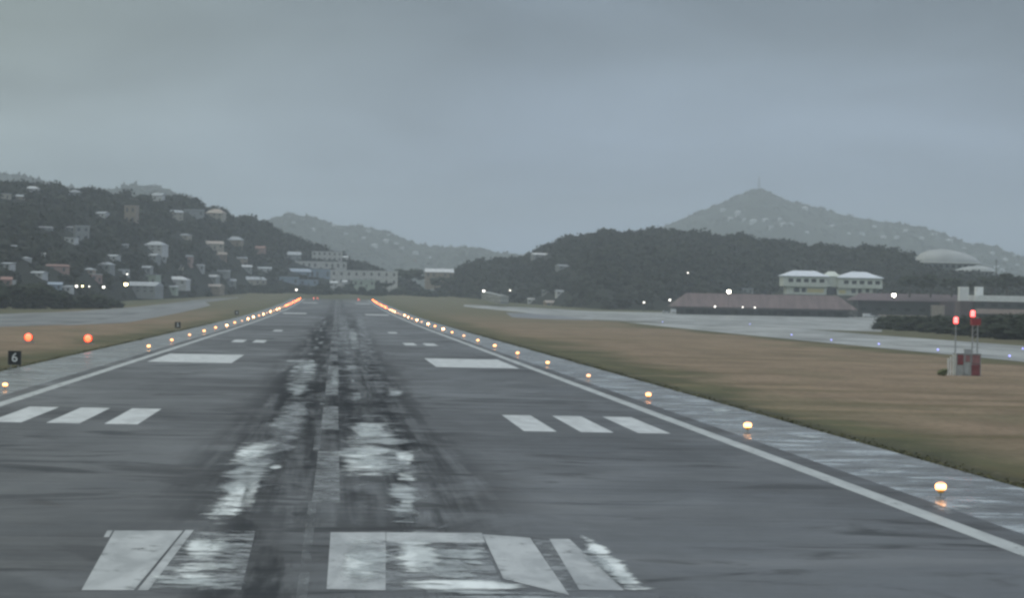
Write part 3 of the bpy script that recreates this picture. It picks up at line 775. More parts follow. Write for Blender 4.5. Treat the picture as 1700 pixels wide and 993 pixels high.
TOWN = [
    ((463, 459, 496, 475), 'blue', 'pale', 'flat', 'blue-grey hangar with pale roof right of the tall dark tree', 2400, 1),
    ((497, 464, 528, 475), 'blue', 'blue', 'flat', 'lower blue-grey hangar joined to the right of the pale-roofed hangar', 2410, 1),
    ((478, 446, 516, 460), 'blue', 'blue', 'gable', 'dim blue gabled shed behind the blue-grey hangars', 2470, 1),
    ((514, 446, 548, 465), 'blue', 'grey', 'flat', 'dark blue shadowy block in the middle of the hill foot town', 2475, 1),
    ((548, 449, 660, 474), 'pale', 'white', 'flat', 'long grey warehouse with white roof edge beyond the runway end', 2440, 2),
    ((586, 464, 622, 477), 'green', 'pale', 'flat', 'pale green shed in front of the long grey warehouse', 2400, 1),
    ((548, 467, 560, 476), 'white', 'white', 'gable', 'tiny white hut left of the pale green shed', 2395, 1),
    ((568, 466, 576, 475), 'white', 'white', 'shed', 'tiny white kiosk touching the pale green shed', 2395, 1),
    ((706, 446, 753, 462), 'tan', 'white', 'gable', 'tan shed with long white roof right of the round dark tree', 2450, 1),
]
for (rc, wl, rf, ty, lb, Y, st) in TOWN:
    house(rc, wl, rf, ty, lb, None, Y, 'building', 'shed_building', .0, True, st, depth=14, group=TG, base=9)
UP = [
    ((518, 417, 568, 435), 'pale', 'pale', 'flat', 'big cream flat-roofed building at the top of the hillside town', 2),
    ((490, 434, 576, 448), 'pale', 'pale', 'flat', 'broad cream terrace building below the big flat-roofed one', 1),
    ((476, 418, 500, 432), 'grey', 'pale', 'gable', 'grey gabled house left of the big cream flat-roofed building', 1),
    ((566, 418, 578, 430), 'white', 'white', 'gable', 'small white gabled house right of the big cream flat-roofed building', 1),
    ((622, 433, 634, 440), 'white', 'white', 'gable', 'small bright white house on the low end of the left ridge', 1),
]
for (rc, wl, rf, ty, lb, st) in UP:
    house(rc, wl, rf, ty, lb, LEFT, None, 'building', 'hillside_building', 0.05, True, st, depth=12, group='buildings of the hillside town')
for (rc, wl, rf, ty, lb) in [((886, 420, 916, 428), 'grey', 'white', 'gable', 'white-roofed long house high on the left end of the right ridge'),
                              ((928, 440, 946, 447), 'grey', 'pale', 'gable', 'small dim house among trees below the white-roofed long house'),
                              ((900, 482, 914, 490), 'grey', 'pale', 'flat', 'little grey hut low on the right ridge by the lamps'),
                              ((926, 482, 938, 490), 'white', 'pale', 'gable', 'little white gabled hut low on the right ridge by the lamps'),
                              ((878, 496, 890, 503), 'white', 'white', 'shed', 'tiny white shed at the foot of the right ridge'),
                              ((908, 500, 926, 510), 'tan', 'tan', 'gable', 'small tan gabled shed at the foot of the right ridge'),
                              ((1234, 479, 1252, 487), 'grey', 'pale', 'flat', 'small grey flat hut showing above the long maroon terminal roof')]:
    house(rc, wl, rf, ty, lb, RIGHT, group='houses on the right ridge')
# tiny houses on the hazy slopes
def far_houses(h, spots, where, group):
    spots = sorted(spots)
    for i, (px, py, wpx) in enumerate(spots):
        p, v = hill_find(h, px, py); sc = F_PX / p.y; Wd = wpx * random.uniform(.6, 1.0) / sc
        o = empty('distant_house', (p.x, p.y, p.z), random.uniform(-.4, .4), f'{ordw(i)} pale house from the left on {where}', 'house', group)
        H = Wd * random.uniform(.32, .5); D = Wd * .6
        MB().box((0, D / 2, (H - 12) / 2), (Wd, D, H + 12)).build('wall', MW['white'], o)
        MB().hip((0, D / 2, H + .05), Wd, D, H * .4, Wd * .4, 1.2, .5).build('roof', MR['white' if i % 3 else 'pale'], o)
MS = [(1200, 352, 9), (1214, 366, 8), (1228, 361, 12), (1237, 369, 9), (1252, 378, 12), (1272, 370, 10), (1282, 384, 11), (1296, 366, 9), (1303, 377, 12), (1315, 374, 9),
      (1336, 350, 10), (1341, 389, 10), (1352, 384, 7), (1384, 378, 10), (1410, 390, 9), (1432, 392, 12), (1452, 380, 8), (1468, 396, 13), (1490, 400, 10), (1504, 386, 8), (1530, 400, 11),
      (1552, 392, 9), (1576, 404, 12), (1600, 416, 10), (1616, 410, 9), (1648, 424, 10), (1655, 446, 11), (1670, 436, 12), (1690, 442, 10), (1664, 452, 9), (1684, 426, 8)]
far_houses(MOUNT, MS, 'the hazy mountain under the mast', 'houses on the hazy mountain')
FS = [(487, 372, 8), (520, 385, 10), (556, 378, 9), (574, 392, 12), (586, 404, 8), (604, 398, 10), (612, 386, 9), (622, 412, 11), (640, 404, 9), (658, 408, 10), (668, 416, 8), (690, 424, 10), (715, 430, 7), (646, 393, 8)]
far_houses(FARMID, FS, 'the hazy hill beyond the runway end', 'houses on the hazy far hill')
LIGHT_AVOID = []

# ------------------------------------------------------------------ woodland
woods('hillside_woods', LEFT, 5200, (2.4, 7.2), M['wood_dark'], 'dense dark wood covering the left hill between the houses', AVOID, v0=.0, v1=1.03)
woods('ridge_woods', RIGHT, 5200, (2.4, 6.6), M['wood_dark'], 'dense dark wood covering the ridge behind the terminal', AVOID, v0=.0, v1=1.03)
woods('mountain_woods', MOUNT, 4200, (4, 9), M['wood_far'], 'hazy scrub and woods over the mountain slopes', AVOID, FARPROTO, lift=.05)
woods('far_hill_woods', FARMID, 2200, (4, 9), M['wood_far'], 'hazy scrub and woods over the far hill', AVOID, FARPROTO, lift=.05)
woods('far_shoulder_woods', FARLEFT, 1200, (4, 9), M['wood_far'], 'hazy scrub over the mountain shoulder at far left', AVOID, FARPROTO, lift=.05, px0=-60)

# ------------------------------------------------------------------ single trees and bushes
def tree_proto(seed, label, group, name='tree', low=False):
    """1 m tall prototype with trunk, limbs and leafy crown"""
    o = empty(name, (0, 0, 0), 0, label, 'tree', group); r = random.Random(seed)
    t = MB(); t.tube((0, 0, -.05), (.01, .0, .45), .035, .02)
    for k in range(5):
        a = k * 1.26 + r.random(); t.tube((0, 0, .22 + .05 * k), (math.cos(a) * .22, math.sin(a) * .22, .5 + .05 * k), .014, .006, 6)
    t.build('trunk', M['bark'], o)
    Vs = []; Fs = []; n0 = 0
    for k in range(15 if low else 9):
        pv, pf = crown_proto(seed * 10 + k, 2, 130, .13)
        a = r.uniform(0, 6.28); d = r.uniform(.12, .30) if k else 0
        c = np.array([math.cos(a) * d, math.sin(a) * d, (r.uniform(.12, .75) if low else r.uniform(.42, .80)) if k else (.45 if low else .62)]); s = (r.uniform(.17, .26) if low else r.uniform(.13, .21)) if k else (.34 if low else .27)
        Vs.append(pv * s + c); Fs.append(pf + n0); n0 += len(pv)
    np_mesh('crown', np.concatenate(Vs), np.concatenate(Fs), M['leaf'], o); return o
TR = [  # px, base py, height px, width factor, Y, label
    (680, 482, 38, 1.6, 2470, 'broad round dark tree right of the long grey warehouse'),
    (454, 482, 34, 1.0, 2380, 'tall dark tree between the pale warehouse and the blue-grey hangars'),
    (640, 484, 16, 2.0, 2390, 'low wide tree in front of the long grey warehouse'),
    (722, 482, 22, 1.5, 2390, 'medium dark tree under the tan shed with long white roof'),
    (745, 484, 26, 1.4, 2330, 'dark tree at the left foot of the right ridge'),
    (580, 484, 13, 2.2, 2370, 'low bush tree in front of the pale green shed'),
    (538, 484, 13, 2.2, 2370, 'low bush tree below the dark blue block'),
    (480, 485, 12, 2.4, 2350, 'low bush tree below the blue-grey hangars'),
    (512, 485, 11, 2.4, 2350, 'low bush tree below the lower blue-grey hangar'),
    (420, 486, 13, 2.2, 2330, 'low bush tree below the long pale warehouse'),
    (-8, 506, 52, 1.4, 1120, 'dark tree at the left frame edge by the far taxiway'),
    (22, 506, 40, 1.7, 1130, 'first dark tree right of the left frame edge beside the taxiway'),
    (50, 506, 42, 1.5, 1140, 'dark tree below the small white flat house near the taxiway'),
    (76, 506, 40, 1.6, 1150, 'dark tree left of the low blue shed beside the taxiway'),
    (104, 506, 30, 2.0, 1160, 'low dark tree below the white lean-to beside the taxiway'),
    (132, 505, 24, 2.2, 1190, 'low dark tree under the left end of the lamp row'),
    (160, 505, 24, 2.2, 1200, 'low dark tree under the right end of the lamp row'),
    (188, 503, 18, 2.4, 1260, 'low dark tree below the brightest yellow street lamp'),
    (1510, 492, 36, 1.3, 1560, 'dark tree left of the white rooftop towers, nearest the long roof'),
    (1545, 492, 38, 1.3, 1560, 'dark tree midway between the wooded ridge and the white rooftop towers'),
    (1580, 492, 33, 1.4, 1560, 'dark tree just left of the white rooftop towers'),
    (1613, 492, 28, 1.2, 1570, 'dark tree seen between the two white rooftop towers'),
    (1645, 494, 38, 1.4, 1560, 'dark tree just right of the white rooftop towers'),
    (1672, 494, 42, 1.3, 1550, 'tallest dark tree behind the long white parapet'),
    (1700, 494, 38, 1.3, 1560, 'dark tree behind the white parapet at the right frame edge'),
]
tproto = tree_proto(3, '', 'trees round the airfield'); tproto2 = tree_proto(8, '', 'trees round the airfield')
low_trees = []
for i, (px, py, hp, wf, Y, lb) in enumerate(TR):
    p = P(px, py, Y); h = hp / F_PX * Y / .92
    if i < 2:
        t = (tproto, tproto2)[i]; t.location = p; t['label'] = lb; t.scale = (h * wf, h * wf, h); t.rotation_euler.z = i
    elif py >= 503: low_trees.append((p, lb.replace('dark tree', 'dark bush'), i * 1.7, (h * wf * 1.1, h * wf, h * 1.15)))
    else: dup((tproto, tproto2)[i % 2], p, lb, i * 1.7, (h * wf, h * wf, h))
# dark hedgerow of low bushes at the foot of the town beyond the runway end
# hedge of big bushes along the airside road
hb = [(1480, 523, 20), (1512, 521, 22), (1545, 522, 22), (1580, 524, 24), (1618, 523, 26), (1655, 521, 30), (1690, 520, 32), (1735, 520, 34)]
bproto = tree_proto(21, '', 'bushes of the hedge beside the taxiway', 'bush', low=True); bproto['category'] = 'bush'
k = 0
for (px, top, hw) in hb:
    for row in (0, 1, 2):
        x = px + row * 9 - 9
        bY = float(np.interp(x, [1465, 1700, 1800], [985, 735, 660])) + row * 12
        g = P(x, 500, bY); z = zg(bY); tp = P(x, top + (random.uniform(-1, 3) if row else random.uniform(0, 4)), bY)
        h = (tp.z - z) / .86; wd = hw * 2.6 / F_PX * bY / .8
        lb = f'{ordw(k)} dark bush from the left in the hedge beside the right taxiway'
        if k == 0: b = bproto; b.location = (g.x, bY, z - h * .05); b['label'] = lb; b.scale = (wd, wd * .8, h * .7)
        else: b = dup(bproto, (g.x, bY, z - h * .05), lb, k * 2.3, (wd, wd * .8, h * (.70 if row == 0 else 1.0)))
        k += 1
for (p, lb, rz, sc_) in low_trees:
    b = dup(bproto, (p.x, p.y, zg(p.y) - .8), lb, rz, sc_); b['group'] = 'bushes beside the left taxiway'
k = 0
for px in np.arange(384, 768, 13.5):
    Y = 2330 + 25 * math.sin(px); gz_ = zg(Y); p = P(px, 487, Y); hb_ = random.uniform(9, 16) / F_PX * Y; wd = random.uniform(20, 34) / F_PX * Y
    b = dup(bproto, (p.x, Y, gz_ - .6), f'{ordw(k)} low dark bush from the left in the row below the hill-foot buildings', k * 1.9, (wd, wd * .6, hb_ + .6)); k += 1
    b['group'] = 'low bushes below the hill-foot buildings'
p = G(1564, 624); b = dup(bproto, (p.x, p.y, p.z - .05), 'small green shrub left of the red and white shelter', 1.1, (2.1, 1.6, 1.0)); del b['group']
for ch in b.children:
    if ch.name.startswith('crown'): ch.data = ch.data.copy(); ch.data.materials.clear(); ch.data.materials.append(foliage_material('pale_shrub_leaves', (.10, .12, .06), (.22, .24, .13), .8))

# ------------------------------------------------------------------ terminal, airport buildings
M['maroon_roof'] = mat('weathered_maroon_roof', (.135, .100, .100), .65, .28, .5, stretch=(1, .15, .15), spec=.2)
M['maroon_dark'] = mat('dark_maroon_wall', (.085, .055, .062), .7, .2, .3)
M['shade_wall'] = mat('dark_terminal_wall', (.035, .038, .040), .7, .3, .3)  # near-black colour puts the shade under the roofs into walls and columns
M['beige_wall'] = mat('beige_wall', (.30, .255, .215), .75, .12, .4)
M['pinkish_wall'] = mat('pinkish_wall', (.40, .31, .28), .75, .12, .4)
TY = 1520.0
def pxm(y): return F_PX / y
s = pxm(TY); L0, L1 = P(1118, 512, TY), P(1423, 513, TY); Wd = (L1 - L0).length; cxm = (L0 + L1) / 2; zt = zg(TY)
o = empty('terminal_building', (cxm.x, TY, zt), 0, 'long terminal building with maroon hip roof over a dark open ground floor', 'terminal')
eave = cxm.z - zt; Hr = 22.5 / s; D = 26
MB().hip((0, D / 2, eave), Wd - 1.6, D, Hr, Wd - 16, .8, .4).build('roof', M['maroon_roof'], o)
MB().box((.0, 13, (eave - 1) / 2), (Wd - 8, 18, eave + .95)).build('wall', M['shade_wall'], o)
MB().box((-2, -.85, eave - .35), (Wd - 3, .15, .5)).build('fascia', M['metal_dark'], o)
for i in range(14): MB().box((-Wd / 2 + 4 + (Wd - 8) * i / 13, .2, (eave - .6) / 2), (.35, .35, eave + .6)).build('column', M['shade_wall'], o)
for i in range(10): MB().box((-Wd / 2 + 9 + (Wd - 18) * i / 9, 3.95, 1.55), (4.2, .12, 2.1)).build('window', M['glass_dark'], o)
# second roof block to the right
L0, L1 = P(1418, 497, 1560), P(1626, 497, 1560); zz = zg(1560); Wd = (L1 - L0).length; c = (L0 + L1) / 2; s2 = pxm(1560)
o = empty('terminal_wing', (c.x, 1560, zz), 0, 'dark maroon terminal wing between the long roof and the white building', 'terminal')
top = P(1520, 489, 1560).z - zz; ev = P(1520, 501, 1560).z - zz
MB().hip((0, 12, ev), Wd - 1.6, 24, top - ev, Wd - 10, .8, .3).build('roof', M['maroon_dark'], o)
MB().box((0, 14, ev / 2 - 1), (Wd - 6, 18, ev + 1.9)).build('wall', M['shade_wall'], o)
MB().box((Wd * .33, -1.2, ev / 2 + .1), (Wd * .30, .5, ev + .6)).build('red_panel', M['maroon_dark'], o)
MB().box((Wd * .16, -2.4, ev * .45), (22 / s2, 3, ev * .75)).build('porch', M['beige_wall'], o)
MB().box((-Wd * .12, -2.0, .9), (Wd * .40, .3, 1.5)).build('parapet', M['beige_wall'], o)
for i in range(8): MB().box((-Wd / 2 + 6 + (Wd - 12) * i / 7, 4.95, ev * .5), (3, .12, 1.5)).build('window', M['glass_dark'], o)
# white building with two rooftop towers
WY = 1440; L0 = P(1619, 500, WY); zz = zg(WY); s2 = pxm(WY); Wd = 200 / s2; c = L0.x + Wd / 2
o = empty('airport_office', (c, WY, zz), 0, 'long building with white parapet and two white rooftop towers', 'building')
z1 = P(1660, 491, WY).z - zz; z0 = P(1660, 501, WY).z - zz; z3 = P(1640, 513, WY).z - zz; z4 = P(1640, 521, WY).z - zz
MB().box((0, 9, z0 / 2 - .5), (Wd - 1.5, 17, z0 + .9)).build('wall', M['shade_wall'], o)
MB().box((0, 9, (z0 + z1) / 2), (Wd, 19, z1 - z0)).build('parapet', M['white_paint'], o)
MB().box((0, -1.5, (z3 + z4) / 2), (Wd, 2.6, z3 - z4)).build('canopy', M['pinkish_wall'], o)
for i in range(9): MB().box((-Wd / 2 + 3 + (Wd - 6) * i / 8, .45, (z0 + z3) / 2), (3.2, .12, 1.4)).build('window', M['glass_dark'], o)
for (a, b, t_, bt) in ((1592, 1607, 476, 491), (1619.5, 1631, 476, 491)):
    x0, x1 = P(a, t_, WY + 9).x - c, P(b, t_, WY + 9).x - c; zt_, zb_ = P(a, t_, WY + 9).z - zz, 0
    tw = MB().box(((x0 + x1) / 2, 9, (zt_ + z0 - 4) / 2), (x1 - x0, 4.5, zt_ - z0 + 4)).build('rooftop_tower', M['white_paint'], o)
x0, x1 = P(1590, 491, WY + 9).x - c, -Wd / 2
MB().box(((x0 + x1) / 2, 9, z0 / 2 - .3), (x1 - x0, 12, z0 + .6)).build('side_block', M['maroon_dark'], o)
# two storey pale building with hip roofs above the terminal
BY = 1740; s2 = pxm(BY); c0 = P(1382, 488, BY); gz = zg(BY)
M['office_wall'] = mat('pale_green_white_wall', (.56, .60, .55), .7, .08, .3)
M['office_roof'] = mat('pale_blue_grey_roof', (.60, .64, .70), .55, .08, .4)
M['yellow_wall'] = mat('soft_yellow_wall', (.62, .56, .30), .7, .1, .4)
M['stone'] = mat('rough_grey_stone', (.10, .10, .09), .9, .3, .5)
o = empty('two_storey_office', (c0.x, BY, c0.z), 0, 'pale two-storey office with twin hip roofs above the maroon terminal', 'building')
def bx(a, b, t_, bt, y0, y1, name, m):
    x0, x1 = (a - 1382) / s2, (b - 1382) / s2; z0_, z1_ = (488 - bt) / s2, (488 - t_) / s2
    return MB().box(((x0 + x1) / 2, (y0 + y1) / 2, (z0_ + z1_) / 2), (x1 - x0, y1 - y0, z1_ - z0_)).build(name, m, o)
bx(1299, 1374, 460, 476.5, 0, 16, 'upper_storey', M['office_wall']); bx(1392, 1466, 461, 477.5, 0, 16, 'upper_storey', M['office_wall'])
bx(1374, 1392, 459, 476, 2.5, 14, 'link_block', M['office_wall'])
bx(1306, 1373, 476.5, 490, 2, 15, 'lower_storey', M['office_wall']); bx(1391, 1451, 477.5, 490, 2, 15, 'lower_storey', M['office_wall'])
bx(1298, 1466, 490, 540, 1.0, 18, 'stone_base', M['stone'])
for (a, b, t_, e) in ((1299, 1374, 450, 460), (1392, 1466, 450, 461)):
    MB().hip(((a + b) / 2 / s2 - 1382 / s2, 8, (488 - e) / s2), (b - a) / s2, 16, (e - t_) / s2 - .3, (b - a) * (.5 if a < 1350 else .34) / s2, .9, .35).build('roof', M['office_roof'], o)
MB().hip(((1374 + 1392) / 2 / s2 - 1382 / s2, 8, (488 - 459) / s2), 24 / s2, 11.5, (459 - 451) / s2, 12 / s2, .3, .3).build('roof', M['office_wall'], o)
for x in (1311.5, 1324.5, 1337.5, 1350, 1364): bx(x - 4, x + 4, 463.5, 469.5, -.06, .06, 'window', M['glass_dark'])
for x in (1405, 1418.5, 1431.5, 1445, 1458): bx(x - 4, x + 4, 465, 471, -.06, .06, 'window', M['glass_dark'])
bx(1340, 1368, 479.5, 486.5, 1.9, 2.05, 'yellow_panel', M['yellow_wall']); bx(1394, 1405, 481, 487, 1.9, 2.05, 'yellow_panel', M['yellow_wall'])
for (a, b) in ((1318, 1327), (1331, 1338), (1415, 1422), (1426, 1432), (1439, 1445)): bx(a, b, 478.5, 486 if a != 1439 else 484.5, 1.9, 2.06, 'window', M['glass_dark'])
bx(1375, 1389, 477, 489, 2.6, 3.0, 'door', M['glass_dark'])
# domed arena on the far right hill
def shell(l, r, t_, b, Y, label, peak, th, walls=True):
    s_ = pxm(Y); c = P((l + r) / 2, b, Y); Wd = (r - l) / s_; H = (b - t_) / s_; D = Wd * .8
    o = empty('arena', (c.x, Y, c.z), 0, label, 'arena')
    n, m_ = 28, 12; V = []; Fq = []
    for layer in (0, 1):
        for i in range(n + 1):
            u = i / n; uu = u ** (math.log(.5) / math.log(peak)); env = max(0, 1 - (2 * uu - 1) ** 2) ** .62
            for j in range(m_ + 1):
                v = -1 + 2 * j / m_
                z = H * env * (1 - v * v) ** .7 + (0 if layer else th)
                V.append((-Wd / 2 + Wd * u, v * D / 2 * (.45 + .55 * env), z))
    k_ = (n + 1) * (m_ + 1)
    for layer in (0, 1):
        for i in range(n):
            for j in range(m_):
                a = layer * k_ + i * (m_ + 1) + j; qd = (a, a + m_ + 1, a + m_ + 2, a + 1); Fq.append(qd if layer == 0 else qd[::-1])
    for i in range(n):
        for j in (0, m_):
            a = i * (m_ + 1) + j; b_ = a + m_ + 1; Fq.append((a, a + k_, b_ + k_, b_) if j == 0 else (b_, b_ + k_, a + k_, a))
    rf = np_mesh('shell_roof', V, Fq, mat('pale_shell_roof', (.31, .33, .33), .6, .14, .1), o, smooth=True)
    edge = MB()
    for i in range(n):
        u = [(q / n) for q in (i, i + 1)]; pts = []
        for x in u:
            uu = x ** (math.log(.5) / math.log(peak)); env = max(0, 1 - (2 * uu - 1) ** 2) ** .62
            pts.append((-Wd / 2 + Wd * x, -D / 2 * (.45 + .55 * env) - .2, th * .5))
        edge.tube(pts[0], pts[1], th * .5, None, 6)
    edge.build('roof_rim', MW['pale'], o)
    MB().box((0, 0, -9), (Wd * .8, D * .6, 18.6)).build('wall', MW['grey'], o)
    for i in range(8): MB().box((-Wd * .34 + Wd * .68 * i / 7, -D * .3 - .05, -2.2), (Wd * .05, .3, 2.6)).build('window', M['glass_dark'], o)
shell(1519, 1626, 416, 438, 2420, 'large pale shell-roofed arena on the skyline at right', .42, 1.0)
shell(1584, 1652, 443, 451, 2300, 'smaller pale shell-roofed hall below the large arena', .58, .7)

# ------------------------------------------------------------------ radio mast on the peak
p = hill_at(MOUNT, 1260, 1.0); hh = 24 / F_PX * p.y
o = empty('radio_mast', (p.x, p.y, p.z - 2), 0, 'thin radio mast on the peak of the hazy mountain', 'radio mast')
m_ = MB()
for a in range(3):
    x, y_ = 4.2 * math.cos(a * 2.094), 4.2 * math.sin(a * 2.094); m_.tube((x, y_, 0), (x * .12, y_ * .12, hh), .8, .4, 6)
m_.build('lattice_leg', M['metal_dark'], o)
m_ = MB()
for k in range(7):
    z = hh * (k + .5) / 7.5; q_ = 4.2 * (1 - .88 * z / hh)
    for a in range(3): m_.tube((q_ * math.cos(a * 2.094), q_ * math.sin(a * 2.094), z), (q_ * math.cos(a * 2.094 + 2.094), q_ * math.sin(a * 2.094 + 2.094), z), .35, None, 5)
m_.build('cross_brace', M['metal_dark'], o)
MB().tube((0, 0, hh), (0, 0, hh * 1.12), .45, .3).build('antenna', M['metal_dark'], o)
MB().box((7, 2, 2.5), (9, 7, 7)).build('equipment_hut', MW['grey'], o)
# pole on the far right
def pole_thing(px, top, Y, label, base):
    p = P(px, base, Y); t_ = P(px, top, Y)
    o = empty('utility_pole', (p.x, p.y, p.z), 0, label, 'pole')
    MB().tube((0, 0, -1), (0, 0, t_.z - p.z), .28, .16).build('post', M['metal_dark'], o)
    MB().box((0, 0, (t_.z - p.z) * .94), (2.4, .2, .2)).build('crossarm', M['metal_dark'], o)
pole_thing(1653, 430, 1500, 'tall dark utility pole right of the arena above the trees', 492)

# ------------------------------------------------------------------ runway edge lights
def edge_light(lens, label):
    o = empty('runway_light', (0, 0, 0), 0, label, 'runway light')
    MB().lathe([(.20, 0), (.20, .05), (.12, .07)], 14).build('base_plate', M['metal'], o)
    MB().lathe([(.035, .07), (.035, .22)], 10).build('stem', M['metal'], o)
    MB().lathe([(.10, .22), (.135, .24), (.135, .31), (.11, .32)], 14).build('lamp_body', M['yellow_paint'], o)
    MB().lathe([(.12, .32), (.17, .33), (.20, .35), (.21, .365)], 16).build('lens_skirt', M['lens_skirt'], o, True)  # added glowing rings below and above the lens shape its halo
    MB().lathe([(.195, .37), (.225, .42), (.232, .48), (.225, .54), (.195, .59)], 16).build('lens', lens, o, True)
    MB().lathe([(.19, .595), (.16, .635), (.10, .665), (.02, .675)], 16).build('lens_cap', M['lens_skirt'], o, True)
    return o
GR = 'lights along the runway edges'
protoR = edge_light(M['lens_warm'], '')
lens_mesh = {'warm': next(c for c in protoR.children if c.name.split('.')[0] == 'lens').data}
for nm in ('peach', 'amber', 'red', 'far', 'dull'):
    me = lens_mesh['warm'].copy(); me.materials.clear(); me.materials.append(M['lens_' + nm]); lens_mesh[nm] = me
protoR['group'] = GR
first = True
for side, sx, y0 in (('right', 25.2, 121.4), ('left', -25.35, 234)):
    y = y0; i = 0; k = 0
    while y < RW_END:
        amber = y > RW_END - 640
        if amber:
            lb = f'{ordw(k)} orange light of the orange run along the far {side} edge of the runway'; k += 1
        else:
            lb = f'{ordw(i)} white light from the camera along the {side} edge of the runway'
            i += 1
        loc = (sx + random.uniform(-.15, .15), y, zg(y) + .045)
        key = 'amber' if amber else 'far' if y > 650 and i % 4 else ('peach' if i % 3 == 0 else 'warm')
        if first: protoR.location = loc; protoR['label'] = lb; first = False
        else:
            if not amber and i % 5 == 4: key = 'dull'
            f_ = random.uniform(.8, 1.15); c = dup(protoR, loc, lb, scale=(f_, f_, f_), swap=('lens', lens_mesh[key]))
        y += 57.8
        if side == 'left' and i == 1 and not amber: y += 115.6      # no lamps show along this stretch
for i, x in enumerate((-16, -13.5, 15.5)):
    c = dup(protoR, (x, RW_END + 1, zg(RW_END) + .06), ['leftmost dim red light across the far end of the runway', 'second dim red light across the far runway end, beside the leftmost', 'lone dim red light at the right of the far runway end'][i], swap=('lens', lens_mesh['red']))
    c['group'] = 'red lights across the far runway end'

# blue taxiway lights
o0 = None
for i, (px, py) in enumerate([(1100, 533.5), (1245, 537), (1314, 556), (1380, 565), (1459, 572), (1557, 582), (1676, 593), (1698, 580)]):
    g = G(px, py + 3); lb = f'{ordw(i)} blue light from the left along the right taxiway'
    if o0 is None:
        o0 = empty('taxiway_light', g, 0, lb, 'taxiway light', 'blue lights along the right taxiway')
        MB().lathe([(.18, 0), (.18, .05), (.1, .07)], 12).build('base_plate', M['metal'], o0)
        MB().lathe([(.035, .07), (.035, .30)], 8).build('stem', M['metal'], o0)
        MB().lathe([(.13, .30), (.17, .36), (.17, .46), (.1, .56), (.02, .6)], 12).build('lens', M['lens_blue'], o0, True)
    else: dup(o0, (g.x, g.y, g.z + .03), lb)

# ------------------------------------------------------------------ approach path lights on the left
def papi(px, py, label):
    Y = 440; t_ = P(px, py, Y); z = zg(Y); h = t_.z - z
    o = empty('approach_light', (t_.x, Y, z), 0, label, 'approach light', 'red approach lights left of the runway')
    MB().prism([(-.62, h - .36), (.62, h - .36), (.62, h + .30), (.5, h + .38), (-.5, h + .38), (-.62, h + .30)], 0, 1.5).build('housing', M['orange_paint'], o)
    for x in (-.5, .5):
        for y_ in (.2, 1.3): MB().tube((x, y_, 0), (x, y_, h - .36), .04).build('leg', M['metal'], o)
    MB().box((0, .75, .03), (1.6, 2.0, .1)).build('footing', MW['grey'], o)
    for x in (0,): MB().lathe([(.50, 0), (.50, .05), (.36, .16), (.12, .22)], 20).build('lens', M['lens_papi'], o).matrix_local = Matrix.Translation((x, -.02, h)) @ Matrix.Rotation(R(90), 4, 'X')
    return o
papi(47, 560, 'left one of the two red-orange approach lights in the grass')
papi(146, 562, 'right one of the two red-orange approach lights, nearer the runway')

# ------------------------------------------------------------------ runway distance signs
def distance_sign(px, base, hpx, digit, label):
    g = G(px, base); s_ = F_PX / g.y; H = hpx / s_; Wd = H * .92
    o = empty('distance_sign', g, -.02, label, 'sign', 'black distance signs left of the runway')
    zb = .45
    MB().box((0, 0, zb + H / 2), (Wd, .16, H)).build('panel', M['black_sign'], o)
    fr = MB()
    for a in (-1, 1): fr.box((a * (Wd / 2 + .02), 0, zb + H / 2), (.04, .2, H + .08)); fr.box((0, 0, zb + H / 2 + a * (H / 2 + .02)), (Wd, .2, .04))
    fr.build('frame', M['metal_dark'], o)
    for a in (-1, 1): MB().tube((a * Wd * .3, 0, 0), (a * Wd * .3, 0, zb), .04).build('post', M['metal'], o)
    MB().box((0, 0, .02), (Wd * 1.1, .6, .08)).build('footing', MW['grey'], o)
    fc = bpy.data.curves.new('digit', 'FONT'); fc.body = digit; fc.size = H * .95; fc.align_x = 'CENTER'; fc.align_y = 'CENTER'; fc.extrude = .01; fc.offset = .012
    tmp = bpy.data.objects.new('tmp', fc); COL.objects.link(tmp); bpy.context.view_layer.update()
    me = bpy.data.meshes.new_from_object(tmp); bpy.data.objects.remove(tmp)
    me.materials.clear(); me.materials.append(M['white_paint'])
    d = bpy.data.objects.new('digit', me); COL.objects.link(d); d.parent = o
    d.location = (0, -.095, zb + H / 2); d.rotation_euler = (R(90), 0, 0)
distance_sign(24, 613, 22, '6', 'nearest black square sign with white number in the left grass')
distance_sign(295, 548, 9.5, '5', 'second black square sign further along the left grass')
distance_sign(393, 525, 7, '4', 'farthest small black square sign in the left grass')

# ------------------------------------------------------------------ red and white shelter with masts
g = G(1601, 624); s_ = F_PX / g.y; Wd = 54 / s_; Hs = 36 / s_
o = empty('equipment_shelter', g, -.05, 'red and white chequered equipment shelter in the grass right of the runway', 'shelter')
M['faded_red'] = mat('faded_red_panel_paint', (.21, .055, .062), .65, .2, 1.5)
M['dull_red'] = mat('dull_pinkish_red_paint', (.26, .13, .135), .65, .2, 1.5)
M['grey_white'] = mat('greyish_white_paint', (.40, .42, .42), .65, .15, 1.5)
MB().box((Wd * .13, 1.3, Hs / 2), (Wd * .74, 2.4, Hs)).build('wall', M['grey_white'], o)
MB().box((Wd * .13, 1.3, Hs + .06), (Wd * .77, 2.6, .12)).build('roof', M['metal'], o)
for (x_, z_, w_, h_, m_) in ((-.12, .74, .20, .46, 'faded_red'), (.10, .80, .14, .30, 'dull_red'), (.36, .76, .24, .42, 'dull_red'), (.34, .27, .29, .50, 'faded_red'), (.06, .25, .10, .36, 'grey_white')):
    MB().box((Wd * x_, .06, Hs * z_), (Wd * w_, .07 + .02 * x_, Hs * h_)).build('red_panel' if 'red' in m_ else 'door', M[m_], o)
